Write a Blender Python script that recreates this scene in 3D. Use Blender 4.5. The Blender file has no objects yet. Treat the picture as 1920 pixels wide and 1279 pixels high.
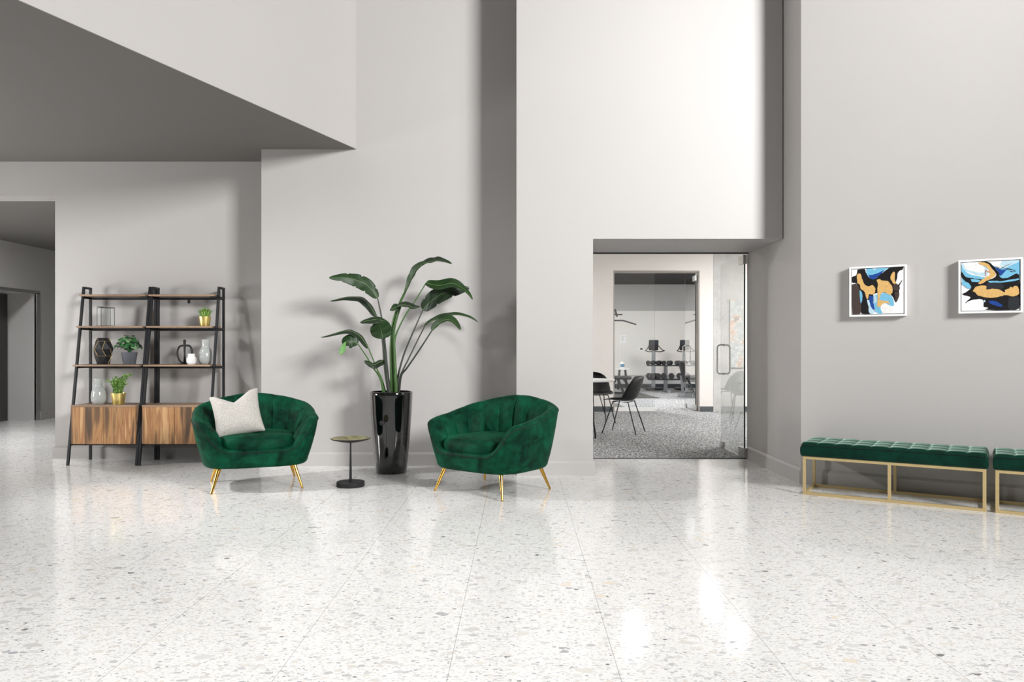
import bpy, bmesh, math, random
from mathutils import Vector, Matrix
from mathutils.geometry import tessellate_polygon
random.seed(7)
PI = math.pi
sc = bpy.context.scene
C = sc.collection

# ------------------------------------------------------------------ camera, world, lights
F, CX, CY, EYE = 1438.0, 973.0, 650.0, 1.168
cam_d = bpy.data.cameras.new('camera')
cam = bpy.data.objects.new('camera', cam_d); C.objects.link(cam)
cam.location = (0, 0, EYE); cam.rotation_euler = (PI/2, 0, 0)
cam_d.sensor_width = 36.0; cam_d.lens = 36.0*F/1920.0
cam_d.shift_x = -(CX-960.0)/1920.0; cam_d.shift_y = (CY-639.5)/1920.0
cam_d.clip_start = 0.05; cam_d.clip_end = 200
sc.camera = cam
sc.view_settings.view_transform = 'Standard'; sc.view_settings.look = 'None'
sc.view_settings.gamma = 1; sc.view_settings.use_curve_mapping = False
sc.view_settings.exposure = 0.0

world = bpy.data.worlds.new('world'); sc.world = world; world.use_nodes = True
bg = world.node_tree.nodes['Background']
bg.inputs['Color'].default_value = (1.0, 0.995, 0.985, 1); bg.inputs['Strength'].default_value = 0.13

def area(name, loc, target, sx, sy, power, col=(1, 1, 1), spread=180):
    d = bpy.data.lights.new(name, 'AREA'); d.shape = 'RECTANGLE'; d.size = sx; d.size_y = sy
    d.energy = power; d.color = col; d.spread = math.radians(spread)
    o = bpy.data.objects.new(name, d); C.objects.link(o); o.location = loc
    o.rotation_euler = (Vector(target)-Vector(loc)).to_track_quat('-Z', 'Y').to_euler()
    return o
area('window_light_right', (7.5, -3.2, 5.4), (0.9, 7.0, 4.7), 2.5, 2.2, 850, (1, 0.995, 0.99), 108)
area('window_light_left', (-7.4, 5.6, 1.35), (0, 6.3, 0.6), 1.0, 1.1, 130, (1, 0.99, 0.98))
area('overhead_fill', (-1.9, 2.4, 6.4), (-1.9, 2.4, 0), 5.0, 4.5, 78, (1, 0.995, 0.985), 75)  # unseen overhead fill, added to brighten the floor
def spot(name, loc, target, power, deg, rad):
    d = bpy.data.lights.new(name, 'SPOT'); d.energy = power; d.spot_size = math.radians(deg); d.spot_blend = 1.0; d.shadow_soft_size = rad
    o = bpy.data.objects.new(name, d); C.objects.link(o); o.location = loc
    o.rotation_euler = (Vector(target)-Vector(loc)).to_track_quat('-Z', 'Y').to_euler()
spot('hall_downlight', (-5.1, 5.5, 2.95), (-1.2, 6.5, 0.2), 560, 74, .13)
spot('entry_spotlight', (4.3, 2.6, 5.6), (1.6, 6.96, 3.0), 290, 52, .25)

# ------------------------------------------------------------------ helpers
def P(px, py, Y):
    return Vector(((px-CX)*Y/F, Y, EYE+(CY-py)*Y/F))

class MB:
    """collects shapes for one mesh"""
    def __init__(s): s.bm = bmesh.new(); s.mi = 0
    def _face(s, vs):
        try:
            f = s.bm.faces.new(vs); f.material_index = s.mi; return f
        except ValueError: return None
    def box(s, x0, x1, y0, y1, z0, z1, M=None):
        co = [(x0,y0,z0),(x1,y0,z0),(x1,y1,z0),(x0,y1,z0),(x0,y0,z1),(x1,y0,z1),(x1,y1,z1),(x0,y1,z1)]
        v = [s.bm.verts.new((M @ Vector(c)) if M else c) for c in co]
        for q in ((0,3,2,1),(4,5,6,7),(0,1,5,4),(1,2,6,5),(2,3,7,6),(3,0,4,7)): s._face([v[i] for i in q])
        return s
    def prism(s, pts, z0, z1, M=None):
        T = (lambda c: M @ Vector(c)) if M else (lambda c: c)
        a = [s.bm.verts.new(T((x,y,z0))) for x,y in pts]; b = [s.bm.verts.new(T((x,y,z1))) for x,y in pts]
        n = len(pts)
        s._face(a[::-1]); s._face(b)
        for i in range(n): s._face([a[i], a[(i+1)%n], b[(i+1)%n], b[i]])
        return s
    def beam(s, p, q, w, d, side=(1,0,0)):
        p, q = Vector(p), Vector(q); ax = (q-p).normalized(); sd = Vector(side); sd = (sd-ax*sd.dot(ax)).normalized()
        up = ax.cross(sd)
        v = []
        for c in (p, q):
            for a, b in ((-1,-1),(1,-1),(1,1),(-1,1)): v.append(s.bm.verts.new(c+sd*a*w/2+up*b*d/2))
        s._face([v[3],v[2],v[1],v[0]]); s._face(v[4:8])
        for i in range(4): j=(i+1)%4; s._face([v[i],v[j],v[4+j],v[4+i]])
        return s
    def tube(s, pts, r, seg=10, closed=False, cap=True):
        pts = [Vector(p) for p in pts]; n = len(pts)
        rr = r if isinstance(r, (list, tuple)) else [r]*n
        rings = []; prev = None
        for i in range(n):
            if closed: t = (pts[(i+1)%n]-pts[i-1])
            else: t = (pts[min(i+1,n-1)]-pts[max(i-1,0)])
            t = t.normalized() if t.length > 1e-9 else Vector((0,0,1))
            if prev is None:
                a = Vector((0,0,1)) if abs(t.z) < .9 else Vector((1,0,0)); u = t.cross(a).normalized()
            else:
                u = prev - t*prev.dot(t); u = u.normalized() if u.length > 1e-6 else t.orthogonal().normalized()
            prev = u; w = t.cross(u)
            rings.append([s.bm.verts.new(pts[i]+(u*math.cos(2*PI*k/seg)+w*math.sin(2*PI*k/seg))*rr[i]) for k in range(seg)])
        m = n if closed else n-1
        for i in range(m):
            a, b = rings[i], rings[(i+1)%n]
            for k in range(seg): s._face([a[k], a[(k+1)%seg], b[(k+1)%seg], b[k]])
        if cap and not closed:
            s._face(rings[0][::-1]); s._face(rings[-1])
        return s
    def lathe(s, prof, seg=48, cx=0, cy=0, cz=0, M=None):
        """prof: list of (r, z), r=0 closes"""
        T = (lambda c: M @ Vector(c)) if M else (lambda c: Vector(c))
        rings = []
        for r, z in prof:
            if r <= 1e-6: rings.append([s.bm.verts.new(T((cx, cy, cz+z)))])
            else: rings.append([s.bm.verts.new(T((cx+r*math.cos(2*PI*k/seg), cy+r*math.sin(2*PI*k/seg), cz+z))) for k in range(seg)])
        for a, b in zip(rings, rings[1:]):
            for k in range(seg):
                k2 = (k+1) % seg
                if len(a) == 1 and len(b) == 1: continue
                if len(a) == 1: s._face([a[0], b[k2], b[k]])
                elif len(b) == 1: s._face([a[k], a[k2], b[0]])
                else: s._face([a[k], a[k2], b[k2], b[k]])
        return s
    def grid(s, f, nu, nv, wrap_u=False, wrap_v=False):
        """f(i,j)->co for i in range(nu), j in range(nv)"""
        g = [[s.bm.verts.new(f(i, j)) for j in range(nv)] for i in range(nu)]
        for i in range(nu if wrap_u else nu-1):
            for j in range(nv if wrap_v else nv-1):
                s._face([g[i][j], g[(i+1)%nu][j], g[(i+1)%nu][(j+1)%nv], g[i][(j+1)%nv]])
        return g
    def build(s, name, mats, parent=None, smooth=False, bevel=0, recalc=True, ang=None, loc=None):
        if recalc: bmesh.ops.recalc_face_normals(s.bm, faces=s.bm.faces)
        me = bpy.data.meshes.new(name); s.bm.to_mesh(me); s.bm.free()
        if not isinstance(mats, (list, tuple)): mats = [mats]
        for m in mats: me.materials.append(m)
        if smooth:
            for p in me.polygons: p.use_smooth = True
            if ang is not None:
                try: me.set_sharp_from_angle(angle=math.radians(ang))
                except Exception: pass
        o = bpy.data.objects.new(name, me); C.objects.link(o)
        if parent: o.parent = parent
        if loc: o.location = loc
        if bevel:
            b = o.modifiers.new('bevel', 'BEVEL'); b.width = bevel; b.segments = 2; b.limit_method = 'ANGLE'
            b.harden_normals = False
        return o

def tag(o, label, cat=None, group=None, kind=None):
    if label: o['label'] = label
    if cat: o['category'] = cat
    if group: o['group'] = group
    if kind: o['kind'] = kind
    return o
def empty(name, loc, rz=0, label=None, cat=None, group=None):
    o = bpy.data.objects.new(name, None); C.objects.link(o); o.location = loc; o.rotation_euler = (0, 0, rz)
    o.empty_display_size = .1
    return tag(o, label, cat, group)
def struct(o): o['kind'] = 'structure'; return o
def copy_tree(o, parent=None):
    c = o.copy(); C.objects.link(c); c.parent = parent
    for ch in [x for x in bpy.data.objects if x.parent == o]: copy_tree(ch, c)
    return c
def catmull(pts, n=8):
    pts = [Vector(p) for p in pts]; out = []
    for i in range(len(pts)-1):
        p0 = pts[max(i-1,0)]; p1 = pts[i]; p2 = pts[i+1]; p3 = pts[min(i+2, len(pts)-1)]
        for k in range(n):
            t = k/n
            out.append(.5*((2*p1)+(p2-p0)*t+(2*p0-5*p1+4*p2-p3)*t*t+(3*p1-p0-3*p2+p3)*t**3))
    out.append(pts[-1]); return out
def lerp(a, b, t): return a+(b-a)*t
def sstep(a, b, x):
    t = max(0, min(1, (x-a)/(b-a))); return t*t*(3-2*t)
def interp(tab, x):
    if x <= tab[0][0]: return tab[0][1]
    for (a, va), (b, vb) in zip(tab, tab[1:]):
        if x <= b:
            t = (x-a)/(b-a); t = t*t*(3-2*t); return va+(vb-va)*t
    return tab[-1][1]

# ------------------------------------------------------------------ materials
def srgb(r, g, b):
    f = lambda c: (c/255/12.92 if c/255 <= .04045 else ((c/255+.055)/1.055)**2.4)
    return (f(r), f(g), f(b), 1)
def mat(name, col, rough=.5, metal=0, **kw):
    m = bpy.data.materials.new(name); m.use_nodes = True
    b = m.node_tree.nodes['Principled BSDF']
    b.inputs['Base Color'].default_value = col; b.inputs['Roughness'].default_value = rough
    b.inputs['Metallic'].default_value = metal
    for k, v in kw.items(): b.inputs[k.replace('_', ' ')].default_value = v
    return m
class NT:
    def __init__(s, m):
        s.m = m; s.t = m.node_tree; s.b = s.t.nodes['Principled BSDF']; s.L = s.t.links
    def n(s, typ, **kw):
        nd = s.t.nodes.new(typ)
        for k, v in kw.items(): setattr(nd, k, v)
        return nd
    def val(s, nd, **kw):
        for k, v in kw.items(): nd.inputs[k.replace('_', ' ')].default_value = v
        return nd
    def link(s, a, b): s.L.new(a, b)
    def coord(s, scale=(1,1,1), rot=(0,0,0), out='Object'):
        tc = s.n('ShaderNodeTexCoord'); mp = s.n('ShaderNodeMapping')
        mp.inputs['Scale'].default_value = scale; mp.inputs['Rotation'].default_value = rot
        s.link(tc.outputs[out], mp.inputs['Vector']); return mp.outputs['Vector']
    def noise(s, vec, scale, detail=3, rough=.5, dist=0):
        nd = s.n('ShaderNodeTexNoise'); s.val(nd, Scale=scale, Detail=detail, Roughness=rough, Distortion=dist)
        s.link(vec, nd.inputs['Vector']); return nd
    def ramp(s, fac, stops, interp='LINEAR'):
        r = s.n('ShaderNodeValToRGB'); cr = r.color_ramp; cr.interpolation = interp
        while len(cr.elements) < len(stops): cr.elements.new(.5)
        for e, (p, c) in zip(cr.elements, stops): e.position = p; e.color = c
        s.link(fac, r.inputs['Fac']); return r.outputs['Color']
    def math(s, op, a, b=None):
        nd = s.n('ShaderNodeMath', operation=op)
        for i, x in enumerate((a, b)):
            if x is None: continue
            if isinstance(x, (int, float)): nd.inputs[i].default_value = x
            else: s.link(x, nd.inputs[i])
        return nd.outputs[0]
    def mix(s, fac, a, b, blend='MIX'):
        nd = s.n('ShaderNodeMix', data_type='RGBA', blend_type=blend)
        for sock, x in ((nd.inputs[0], fac), (nd.inputs[6], a), (nd.inputs[7], b)):
            if isinstance(x, (int, float)): sock.default_value = x
            elif isinstance(x, tuple): sock.default_value = x
            else: s.link(x, sock)
        return nd.outputs[2]
    def bump(s, h, strength=.2, dist=.01):
        nd = s.n('ShaderNodeBump'); s.val(nd, Strength=strength, Distance=dist); s.link(h, nd.inputs['Height'])
        s.link(nd.outputs[0], s.b.inputs['Normal'])
    def color(s, c): s.link(c, s.b.inputs['Base Color'])
    def rough(s, c): s.link(c, s.b.inputs['Roughness'])

def wall_mat(name, col, rough=.55):
    m = mat(name, col, rough); t = NT(m); v = t.coord()
    n1 = t.noise(v, 1.3, 3); n2 = t.noise(v, 260, 2)
    c2 = tuple(x*.93 for x in col[:3])+(1,)
    t.color(t.mix(t.math('MULTIPLY', n1.outputs['Fac'], .6), col, c2))
    t.bump(n2.outputs['Fac'], .12, .002); return m
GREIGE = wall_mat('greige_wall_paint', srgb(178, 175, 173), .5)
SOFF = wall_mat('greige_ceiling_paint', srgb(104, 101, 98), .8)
BASEB = wall_mat('greige_baseboard_paint', srgb(180, 177, 175), .4)
WHITEW = wall_mat('warm_white_paint', srgb(240, 236, 231), .7)
HALL = wall_mat('hall_wall_paint', srgb(182, 180, 178), .35)
LTG = wall_mat('pale_grey_gym_paint', srgb(190, 190, 190), .7)
BLACKC = mat('black_ceiling', srgb(7, 8, 10), .8)

def terrazzo():
    m = mat('terrazzo', (1,1,1,1), .1); t = NT(m)
    geo = t.n('ShaderNodeNewGeometry'); pos = geo.outputs['Position']
    wn = t.noise(pos, 9, 2)
    base = t.mix(wn.outputs['Fac'], srgb(229, 228, 226), srgb(238, 237, 235))
    col = base
    def layer(col, scale, thr, size, stops, off, dist=0.0):
        mp = t.n('ShaderNodeMapping'); mp.inputs['Location'].default_value = off; mp.inputs['Scale'].default_value = (.78, 1.1, 1); t.link(pos, mp.inputs['Vector'])
        ds = t.noise(mp.outputs[0], scale*1.6, 2)
        vadd = t.n('ShaderNodeVectorMath', operation='MULTIPLY_ADD')
        t.link(ds.outputs['Color'], vadd.inputs[0]); vadd.inputs[1].default_value = (.6/scale,)*3; t.link(mp.outputs[0], vadd.inputs[2])
        vo = t.n('ShaderNodeTexVoronoi'); vo.voronoi_dimensions = '2D'; t.val(vo, Scale=scale, Randomness=1.0)
        t.link(vadd.outputs[0], vo.inputs['Vector'])
        sp = t.n('ShaderNodeSeparateColor'); t.link(vo.outputs['Color'], sp.inputs[0])
        a = t.math('GREATER_THAN', sp.outputs[0], thr)
        b = t.math('LESS_THAN', vo.outputs['Distance'], size)
        k = t.math('MULTIPLY', a, b)
        cc = t.ramp(sp.outputs[2], stops, 'CONSTANT')
        return t.mix(k, col, cc)
    G = [(0, srgb(214,213,212)), (.3, srgb(204,203,203)), (.5, srgb(222,217,209)), (.64, srgb(190,190,191)), (.8, srgb(216,211,204)), (.93, srgb(168,168,170)), (.985, srgb(120,118,118))]
    col = layer(col, 150, .74, .6, [(0, srgb(220,219,218)), (.5, srgb(208,207,207)), (.9, srgb(178,178,179)), (.985, srgb(130,130,130))], (3.1, 1.7, 0))
    col = layer(col, 75, .84, .52, G, (.3, .7, 0))
    col = layer(col, 36, .91, .5, G, (5.3, 2.7, 0))
    col = layer(col, 18, .965, .45, [(0, srgb(214,213,212)), (.35, srgb(226,216,202)), (.5, srgb(206,204,202)), (.75, srgb(216,212,206)), (.93, srgb(180,180,180))], (1.3, 4.7, 0))
    # joints of the 61 cm slabs
    sx = t.n('ShaderNodeSeparateXYZ'); t.link(pos, sx.inputs[0])
    def joint(comp, off, w):
        a = t.math('SUBTRACT', comp, off-6.09-.3045); b = t.math('DIVIDE', a, .609)
        fr = t.math('FRACT', b); d = t.math('ABSOLUTE', t.math('SUBTRACT', fr, .5))
        return t.math('LESS_THAN', d, w/.609)
    jx = joint(sx.outputs[0], .3576, .0010); jy = joint(sx.outputs[1], 2.8066, .0009)
    col = t.mix(t.math('MULTIPLY', jx, .8), col, srgb(120,118,115))
    col = t.mix(t.math('MULTIPLY', jy, .4), col, srgb(150,148,145))
    t.color(col)
    rn = t.noise(pos, 2.2, 3)
    t.rough(t.ramp(rn.outputs['Fac'], [(.3, (.09,)*3+(1,)), (.7, (.15,)*3+(1,))]))
    t.b.inputs['Specular IOR Level'].default_value = .42
    return m
TERR = terrazzo()

def carpet():
    m = mat('carpet', (1,1,1,1), .95); t = NT(m); v = t.coord()
    vr = t.coord((1, .35, 1), (0, 0, .6))
    n1 = t.noise(vr, 50, 3, .7, .8); n2 = t.noise(v, 190, 2); n3 = t.noise(v, 5, 2)
    a = t.math('ADD', t.math('MULTIPLY', n1.outputs['Fac'], .6), t.math('MULTIPLY', n2.outputs['Fac'], .4))
    c = t.ramp(a, [(.42, srgb(44,46,50)), (.5, srgb(122,122,124)), (.58, srgb(212,210,208))])
    c = t.mix(t.math('MULTIPLY', n3.outputs['Fac'], .25), c, srgb(110,116,120))
    t.color(c); t.bump(a, .5, .01); return m
CARPET = carpet()
def basecarpet():
    m = mat('woven_carpet_base', (1,1,1,1), .9); t = NT(m); v = t.coord((60, 60, 60))
    ch = t.n('ShaderNodeTexBrick'); t.val(ch, Scale=1.0); t.link(v, ch.inputs['Vector'])
    ch.inputs['Color1'].default_value = srgb(22,26,30); ch.inputs['Color2'].default_value = srgb(34,38,43); ch.inputs['Mortar'].default_value = srgb(86,90,94)
    t.val(ch, Mortar_Size=.06); t.color(ch.outputs['Color']); return m
CBASE = basecarpet()
def concrete():
    m = mat('concrete', (1,1,1,1), .85); t = NT(m); v = t.coord()
    n1 = t.noise(v, 2.2, 6, .65); n2 = t.noise(v, 26, 5, .7); vo = t.n('ShaderNodeTexVoronoi'); t.val(vo, Scale=5); t.link(v, vo.inputs['Vector'])
    c = t.ramp(n1.outputs['Fac'], [(.3, srgb(186,186,184)), (.7, srgb(222,221,218))])
    c = t.mix(t.math('MULTIPLY', n2.outputs['Fac'], .35), c, srgb(150,150,148))
    c = t.mix(t.math('LESS_THAN', vo.outputs['Distance'], .045), c, srgb(96,95,93))
    t.color(c); t.bump(n2.outputs['Fac'], .3, .01); return m
CONC = concrete()

def velvet(name, dark, light, sheen=.5, tint=srgb(120, 215, 170)):
    m = mat(name, dark, .62); t = NT(m); v = t.coord()
    n1 = t.noise(v, 5.5, 4, .6, .7); n2 = t.noise(v, 240, 2); n3 = t.noise(v, 17, 3, .6, .5)
    a = t.math('ADD', t.math('MULTIPLY', n1.outputs['Fac'], .7), t.math('MULTIPLY', n3.outputs['Fac'], .3))
    t.color(t.ramp(a, [(.38, dark), (.66, light)])); t.bump(n2.outputs['Fac'], .25, .003)
    t.b.inputs['Sheen Weight'].default_value = sheen; t.b.inputs['Sheen Roughness'].default_value = .35
    t.b.inputs['Sheen Tint'].default_value = tint; t.b.inputs['Specular IOR Level'].default_value = .08
    return m
VELVET = velvet('green_velvet', srgb(2, 34, 24), srgb(10, 78, 54), .10, srgb(70, 190, 130))
BVELVET = velvet('bench_velvet', srgb(2, 34, 26), srgb(6, 52, 39), .75, srgb(190, 226, 208))
PIPE = mat('dark_piping', srgb(2, 20, 15), .9)
GOLD = mat('polished_gold', srgb(226, 176, 84), .16, 1)
SGOLD = mat('satin_gold', srgb(204, 182, 134), .5, .6)
POTGOLD = mat('brushed_gold_pot', srgb(236, 214, 136), .34, .9)
BLACKM = mat('black_metal', srgb(34, 35, 38), .45, .3)
BLACKP = mat('black_plastic', srgb(18, 18, 20), .5)
BLACKG = mat('black_gloss_ceramic', srgb(6, 6, 7), .04, 0, Coat_Weight=1.0, Coat_Roughness=.02)
DGREY = mat('dark_grey_rubber', srgb(22, 23, 25), .5)
MATTEB = mat('matte_black', srgb(22, 22, 24), .6)
STEEL = mat('brushed_steel', srgb(190, 190, 188), .25, 1)
GREYMET = mat('grey_machine_metal', srgb(150, 154, 158), .4, .6)
GLASS = mat('clear_glass', (.97, .99, .985, 1), 0.0, 0, Transmission_Weight=1.0, IOR=1.45)
GLASSE = mat('glass_edge', srgb(30, 44, 42), .2)
WHITEP = mat('white_lacquer', srgb(245, 244, 242), .35)
WHITEC = mat('white_ceramic', srgb(244, 243, 240), .25)
POTGREY = mat('slate_pot', srgb(92, 95, 102), .7)
LEAFM = None

def wood(name, stops, scale=(11, 11, .9)):
    m = mat(name, (1,1,1,1), .5); t = NT(m); v = t.coord(scale)
    oi = t.n('ShaderNodeObjectInfo'); va = t.n('ShaderNodeVectorMath', operation='ADD'); t.link(v, va.inputs[0])
    rr_ = t.math('MULTIPLY', oi.outputs['Random'], 37.0); t.link(rr_, va.inputs[1]); v = va.outputs[0]
    n1 = t.noise(v, 1.0, 2.5, .5, .5)
    v2 = t.coord((90, 90, 4)); n2 = t.noise(v2, 1.2, 3, .6)
    v3 = t.coord((16, 16, 1.5)); n3 = t.noise(v3, 1.4, 4, .6, 1.2)
    a = t.math('ADD', t.math('MULTIPLY', n1.outputs['Fac'], .82), t.math('MULTIPLY', n3.outputs['Fac'], .18))
    c = t.ramp(a, stops); c = t.mix(t.math('MULTIPLY', n2.outputs['Fac'], .55), c, srgb(104, 78, 52))
    t.color(c); t.bump(n2.outputs['Fac'], .15, .002); return m
WOOD = wood('rustic_oak', [(.38, srgb(70, 54, 44)), (.45, srgb(128, 94, 64)), (.5, srgb(190, 144, 94)), (.55, srgb(160, 108, 70)), (.6, srgb(214, 172, 122))])
SHELFW = wood('oak_shelf', [(.35, srgb(120, 98, 80)), (.5, srgb(158, 132, 110)), (.65, srgb(176, 150, 126))], (1.2, 14, 14))

def linen():
    m = mat('boucle_linen', (1,1,1,1), .95); t = NT(m); v = t.coord((210, 210, 130))
    n = t.noise(v, 1.6, 3, .7); v2 = t.coord(); n2 = t.noise(v2, 7, 2)
    c = t.ramp(n.outputs['Fac'], [(.34, srgb(146,142,135)), (.5, srgb(188,184,177)), (.62, srgb(218,214,208))])
    t.color(c); t.bump(n.outputs['Fac'], .5, .006); return m
LINEN = linen()
def leaf_mat(name, a, b, sc_=120):
    m = mat(name, a, .5); t = NT(m)
    tc = t.n('ShaderNodeTexCoord')
    w = t.n('ShaderNodeTexWave'); t.val(w, Scale=1.5, Distortion=1.0, Detail=1); t.link(tc.outputs['UV'], w.inputs['Vector'])
    n = t.noise(tc.outputs['Object'], 9, 2)
    c = t.mix(n.outputs['Fac'], a, b); c = t.mix(t.math('MULTIPLY', w.outputs['Fac'], .28), c, tuple(x*.5 for x in a[:3])+(1,))
    t.color(c); t.b.inputs['Subsurface Weight'].default_value = 0; return m
LEAF_D = leaf_mat('dark_leaf', srgb(16, 32, 14), srgb(28, 50, 22))
LEAF_M = leaf_mat('mid_leaf', srgb(18, 44, 14), srgb(36, 70, 24))
LEAF_L = leaf_mat('young_leaf', srgb(64, 122, 44), srgb(104, 166, 70))
RIB = mat('leaf_midrib', srgb(120, 152, 84), .5)
STEMG = mat('green_stem', srgb(62, 96, 44), .4)
STEMD = mat('dark_stem', srgb(46, 52, 44), .45)
GRASS = mat('grass_leaf', srgb(104, 150, 60), .5)
GRASSL = mat('grass_tip', srgb(170, 200, 110), .5)
HERB = mat('herb_leaf', srgb(96, 140, 60), .5)
POTLEAF = mat('pot_leaf', srgb(56, 108, 62), .35)
POTLEAF2 = mat('pot_leaf_variegated', srgb(128, 172, 120), .35)
SOIL = mat('soil', srgb(40, 32, 26), .95)
def emis(name, col, s):
    m = mat(name, col, .5); b = m.node_tree.nodes['Principled BSDF']
    b.inputs['Emission Color'].default_value = col; b.inputs['Emission Strength'].default_value = s; return m

# ------------------------------------------------------------------ the setting
YS, YC, YF, YD = 8.02, 7.52, 6.958, 8.0       # shelf wall, centre wall, front wall, door plane
XL, XC0, XC1, XR = -4.85, -2.526, -.022, 2.392
HT = 5.6
ZS = 3.103                                    # soffit
ZDR = 2.147                                   # door head
struct(MB().box(-12, 9, -4, YD, -.12, 0).box(-12, -1.0, YD, 15, -.12, 0).build('floor', TERR))
struct(MB().box(-1.0, 7, YD, 22, -.12, .001).build('floor_carpet', CARPET))
struct(MB().box(XL, XC0, YS, 8.3, 0, HT).box(-9.5, XL, YS, 8.3, 2.742, HT).build('wall_shelves', GREIGE))
struct(MB().box(XC0, XC1, YC, 8.3, 0, HT).build('wall_center', GREIGE))
struct(MB().box(XC1, .672, YF, 8.3, 0, HT).box(.672, XR, YF, 8.04, ZDR, HT).build('wall_entry', GREIGE))
A = math.radians(31.6); WD = Vector((math.cos(A), -math.sin(A), 0)); WN = Vector((-math.sin(A), -math.cos(A), 0))
WC = Vector((2.404, 6.535, 0))
e = WC+WD*5.5
struct(MB().prism([(XR, 8.04), (WC.x, WC.y), (e.x, e.y), (e.x+2, e.y), (e.x+2, 8.04)], 0, HT).build('wall_right', GREIGE))
# fascia and low ceiling on the left
k = .3723; fx = lambda y: -1.597+(y-7.52)*k
t_ = .12
struct(MB().prism([(fx(YC), YC), (fx(-2), -2), (fx(-2)-t_, -2), (fx(YC)-t_, YC)], ZS+.005, HT).build('wall_fascia', GREIGE))
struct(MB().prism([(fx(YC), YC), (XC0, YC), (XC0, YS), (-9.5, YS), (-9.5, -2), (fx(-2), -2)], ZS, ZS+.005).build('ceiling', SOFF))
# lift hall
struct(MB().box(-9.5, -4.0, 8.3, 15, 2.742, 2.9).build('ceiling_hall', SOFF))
wl = MB()
wl.box(-9.5, -7.635, 12.12, 15, 0, 2.9); wl.box(-9.5, -7.635, 6.6, 10.2, 0, 2.9)
wl.box(-9.5, -7.635, 10.2, 12.12, 2.005, 2.9)
wl.box(-9.5, -8.10, 10.2, 12.12, 0, 2.005)
struct(wl.build('wall_left', HALL))
struct(MB().box(-9.5, -4.0, 14.6, 15, 0, 2.9).build('wall_hall', HALL))
struct(MB().box(-4.2, -4.0, 8.3, 14.6, 0, 2.9).build('wall_hall_side', HALL))
# baseboards
BH, BT = .132, .018
def bb(name, pts_boxes, h=BH, m=BASEB):
    b = MB()
    for p in pts_boxes: b.box(*p)
    return struct(b.build(name, m, bevel=.003))
def off_line(pts, d):
    # offset an open polyline to its right-hand side (towards the room) by d, mitred
    out = []
    for i, p in enumerate(pts):
        p = Vector(p); ns = []
        for a, b in ((i-1, i), (i, i+1)):
            if a >= 0 and b < len(pts):
                t = (Vector(pts[b])-Vector(pts[a])).normalized(); ns.append(Vector((t.y, -t.x)))
        n = sum(ns, Vector((0, 0))).normalized(); out.append(p+n*d/max(.3, n.dot(ns[0])))
    return out
def baseboard(name, pts, m=BASEB):
    b = MB(); rows = []
    for d, z in ((0, 0), (BT, 0), (BT, BH-.020), (.003, BH), (0, BH)):
        rows.append([b.bm.verts.new((p.x, p.y, z)) for p in off_line(pts, d)])
    for r0, r1 in zip(rows, rows[1:]):
        for k_ in range(len(pts)-1): b._face([r0[k_], r0[k_+1], r1[k_+1], r1[k_]])
    b._face([r[0] for r in rows]); b._face([r[-1] for r in rows][::-1])
    return struct(b.build(name, m))
baseboard('baseboard_shelves', [(XL, 8.3), (XL, YS), (XC0, YS), (XC0, YC)])
baseboard('baseboard_center', [(XC0, YC), (XC1, YC), (XC1, YF)])
baseboard('baseboard_entry', [(XC1, YF), (.672, YF), (.672, YD-.02)])
q = WC+WD*5.4
baseboard('baseboard_right', [(XR, 7.99), (WC.x, WC.y), (q.x, q.y)])
bb('baseboard_left', [(-7.635, -7.62, 12.22, 14.6, 0, BH)])
bb('trim_lift', [(-7.66, -7.625, 12.12, 12.22, 0, 2.02), (-7.66, -7.625, 10.2, 12.22, 2.005, 2.05)], m=STEEL)

# inner room and gym shells
YI, YI2, YG, ZI = 13.77, 14.03, 21.6, 2.95
struct(MB().box(-1.0, 1.695, YI, YI2, 0, ZI).box(3.246, 3.49, YI, YI2, 0, ZI).box(1.695, 3.246, YI, YI2, 2.535, ZI)
       .box(4.045, 6.2, YI, YI2, 0, ZI).build('wall_inner', WHITEW))
struct(MB().box(3.49, 4.045, YI-.006, YI2, 0, ZI).build('wall_concrete', CONC))
struct(MB().box(-1.2, -1.0, 8.3, YG, 0, ZI).build('wall_inner_left', WHITEW))
struct(MB().box(6.0, 6.2, 8.04, YG, 0, ZI).build('wall_inner_right', WHITEW))
struct(MB().box(-1.0, .66, 8.3, 8.36, 0, ZI).box(XR+.02, 6.2, 8.04, 8.1, 0, ZI).build('wall_inner_front', WHITEW))
struct(MB().box(-1.2, 6.2, 8.04, YI2, ZI, ZI+.1).build('ceiling_inner', WHITEW))
struct(MB().box(-1.2, 6.2, YI2, YG, ZI-.03, ZI+.1).build('ceiling_gym', BLACKC))
struct(MB().box(-1.2, 6.2, YG, YG+.2, 0, ZI+.1).build('wall_gym', LTG))
struct(MB().box(-1.0, 6.0, YG-.02, YG, .372, 2.174).build('trim_mirror_standin', mat('mirror_standin_white', srgb(236,233,228), .3)))  # pale gloss sheet standing in for a wall mirror and its bright reflections
bb('baseboard_inner', [(-1, 1.695, YI-.012, YI, 0, .095), (3.246, 3.488, YI-.012, YI, 0, .095), (4.05, 6, YI-.012, YI, 0, .095)], m=CBASE)
bb('baseboard_gym', [(-1, 6, YG-.032, YG-.02, 0, .12)], m=CBASE)
bb('trim_door_head', [(.672, XR-.001, 7.98, 8.02, 2.136, 2.147)], m=DGREY)
bb('trim_threshold', [(.69, XR-.02, 7.985, 8.005, 0, .006)], m=DGREY)
bb('trim_gym_opening', [(1.695, 1.715, YI-.004, YI2, 0, 2.51), (3.226, 3.246, YI-.004, YI2, 0, 2.51), (1.695, 3.246, YI-.004, YI2, 2.51, 2.535)], m=mat('taupe_jamb', srgb(170,162,154), .5))

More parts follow.
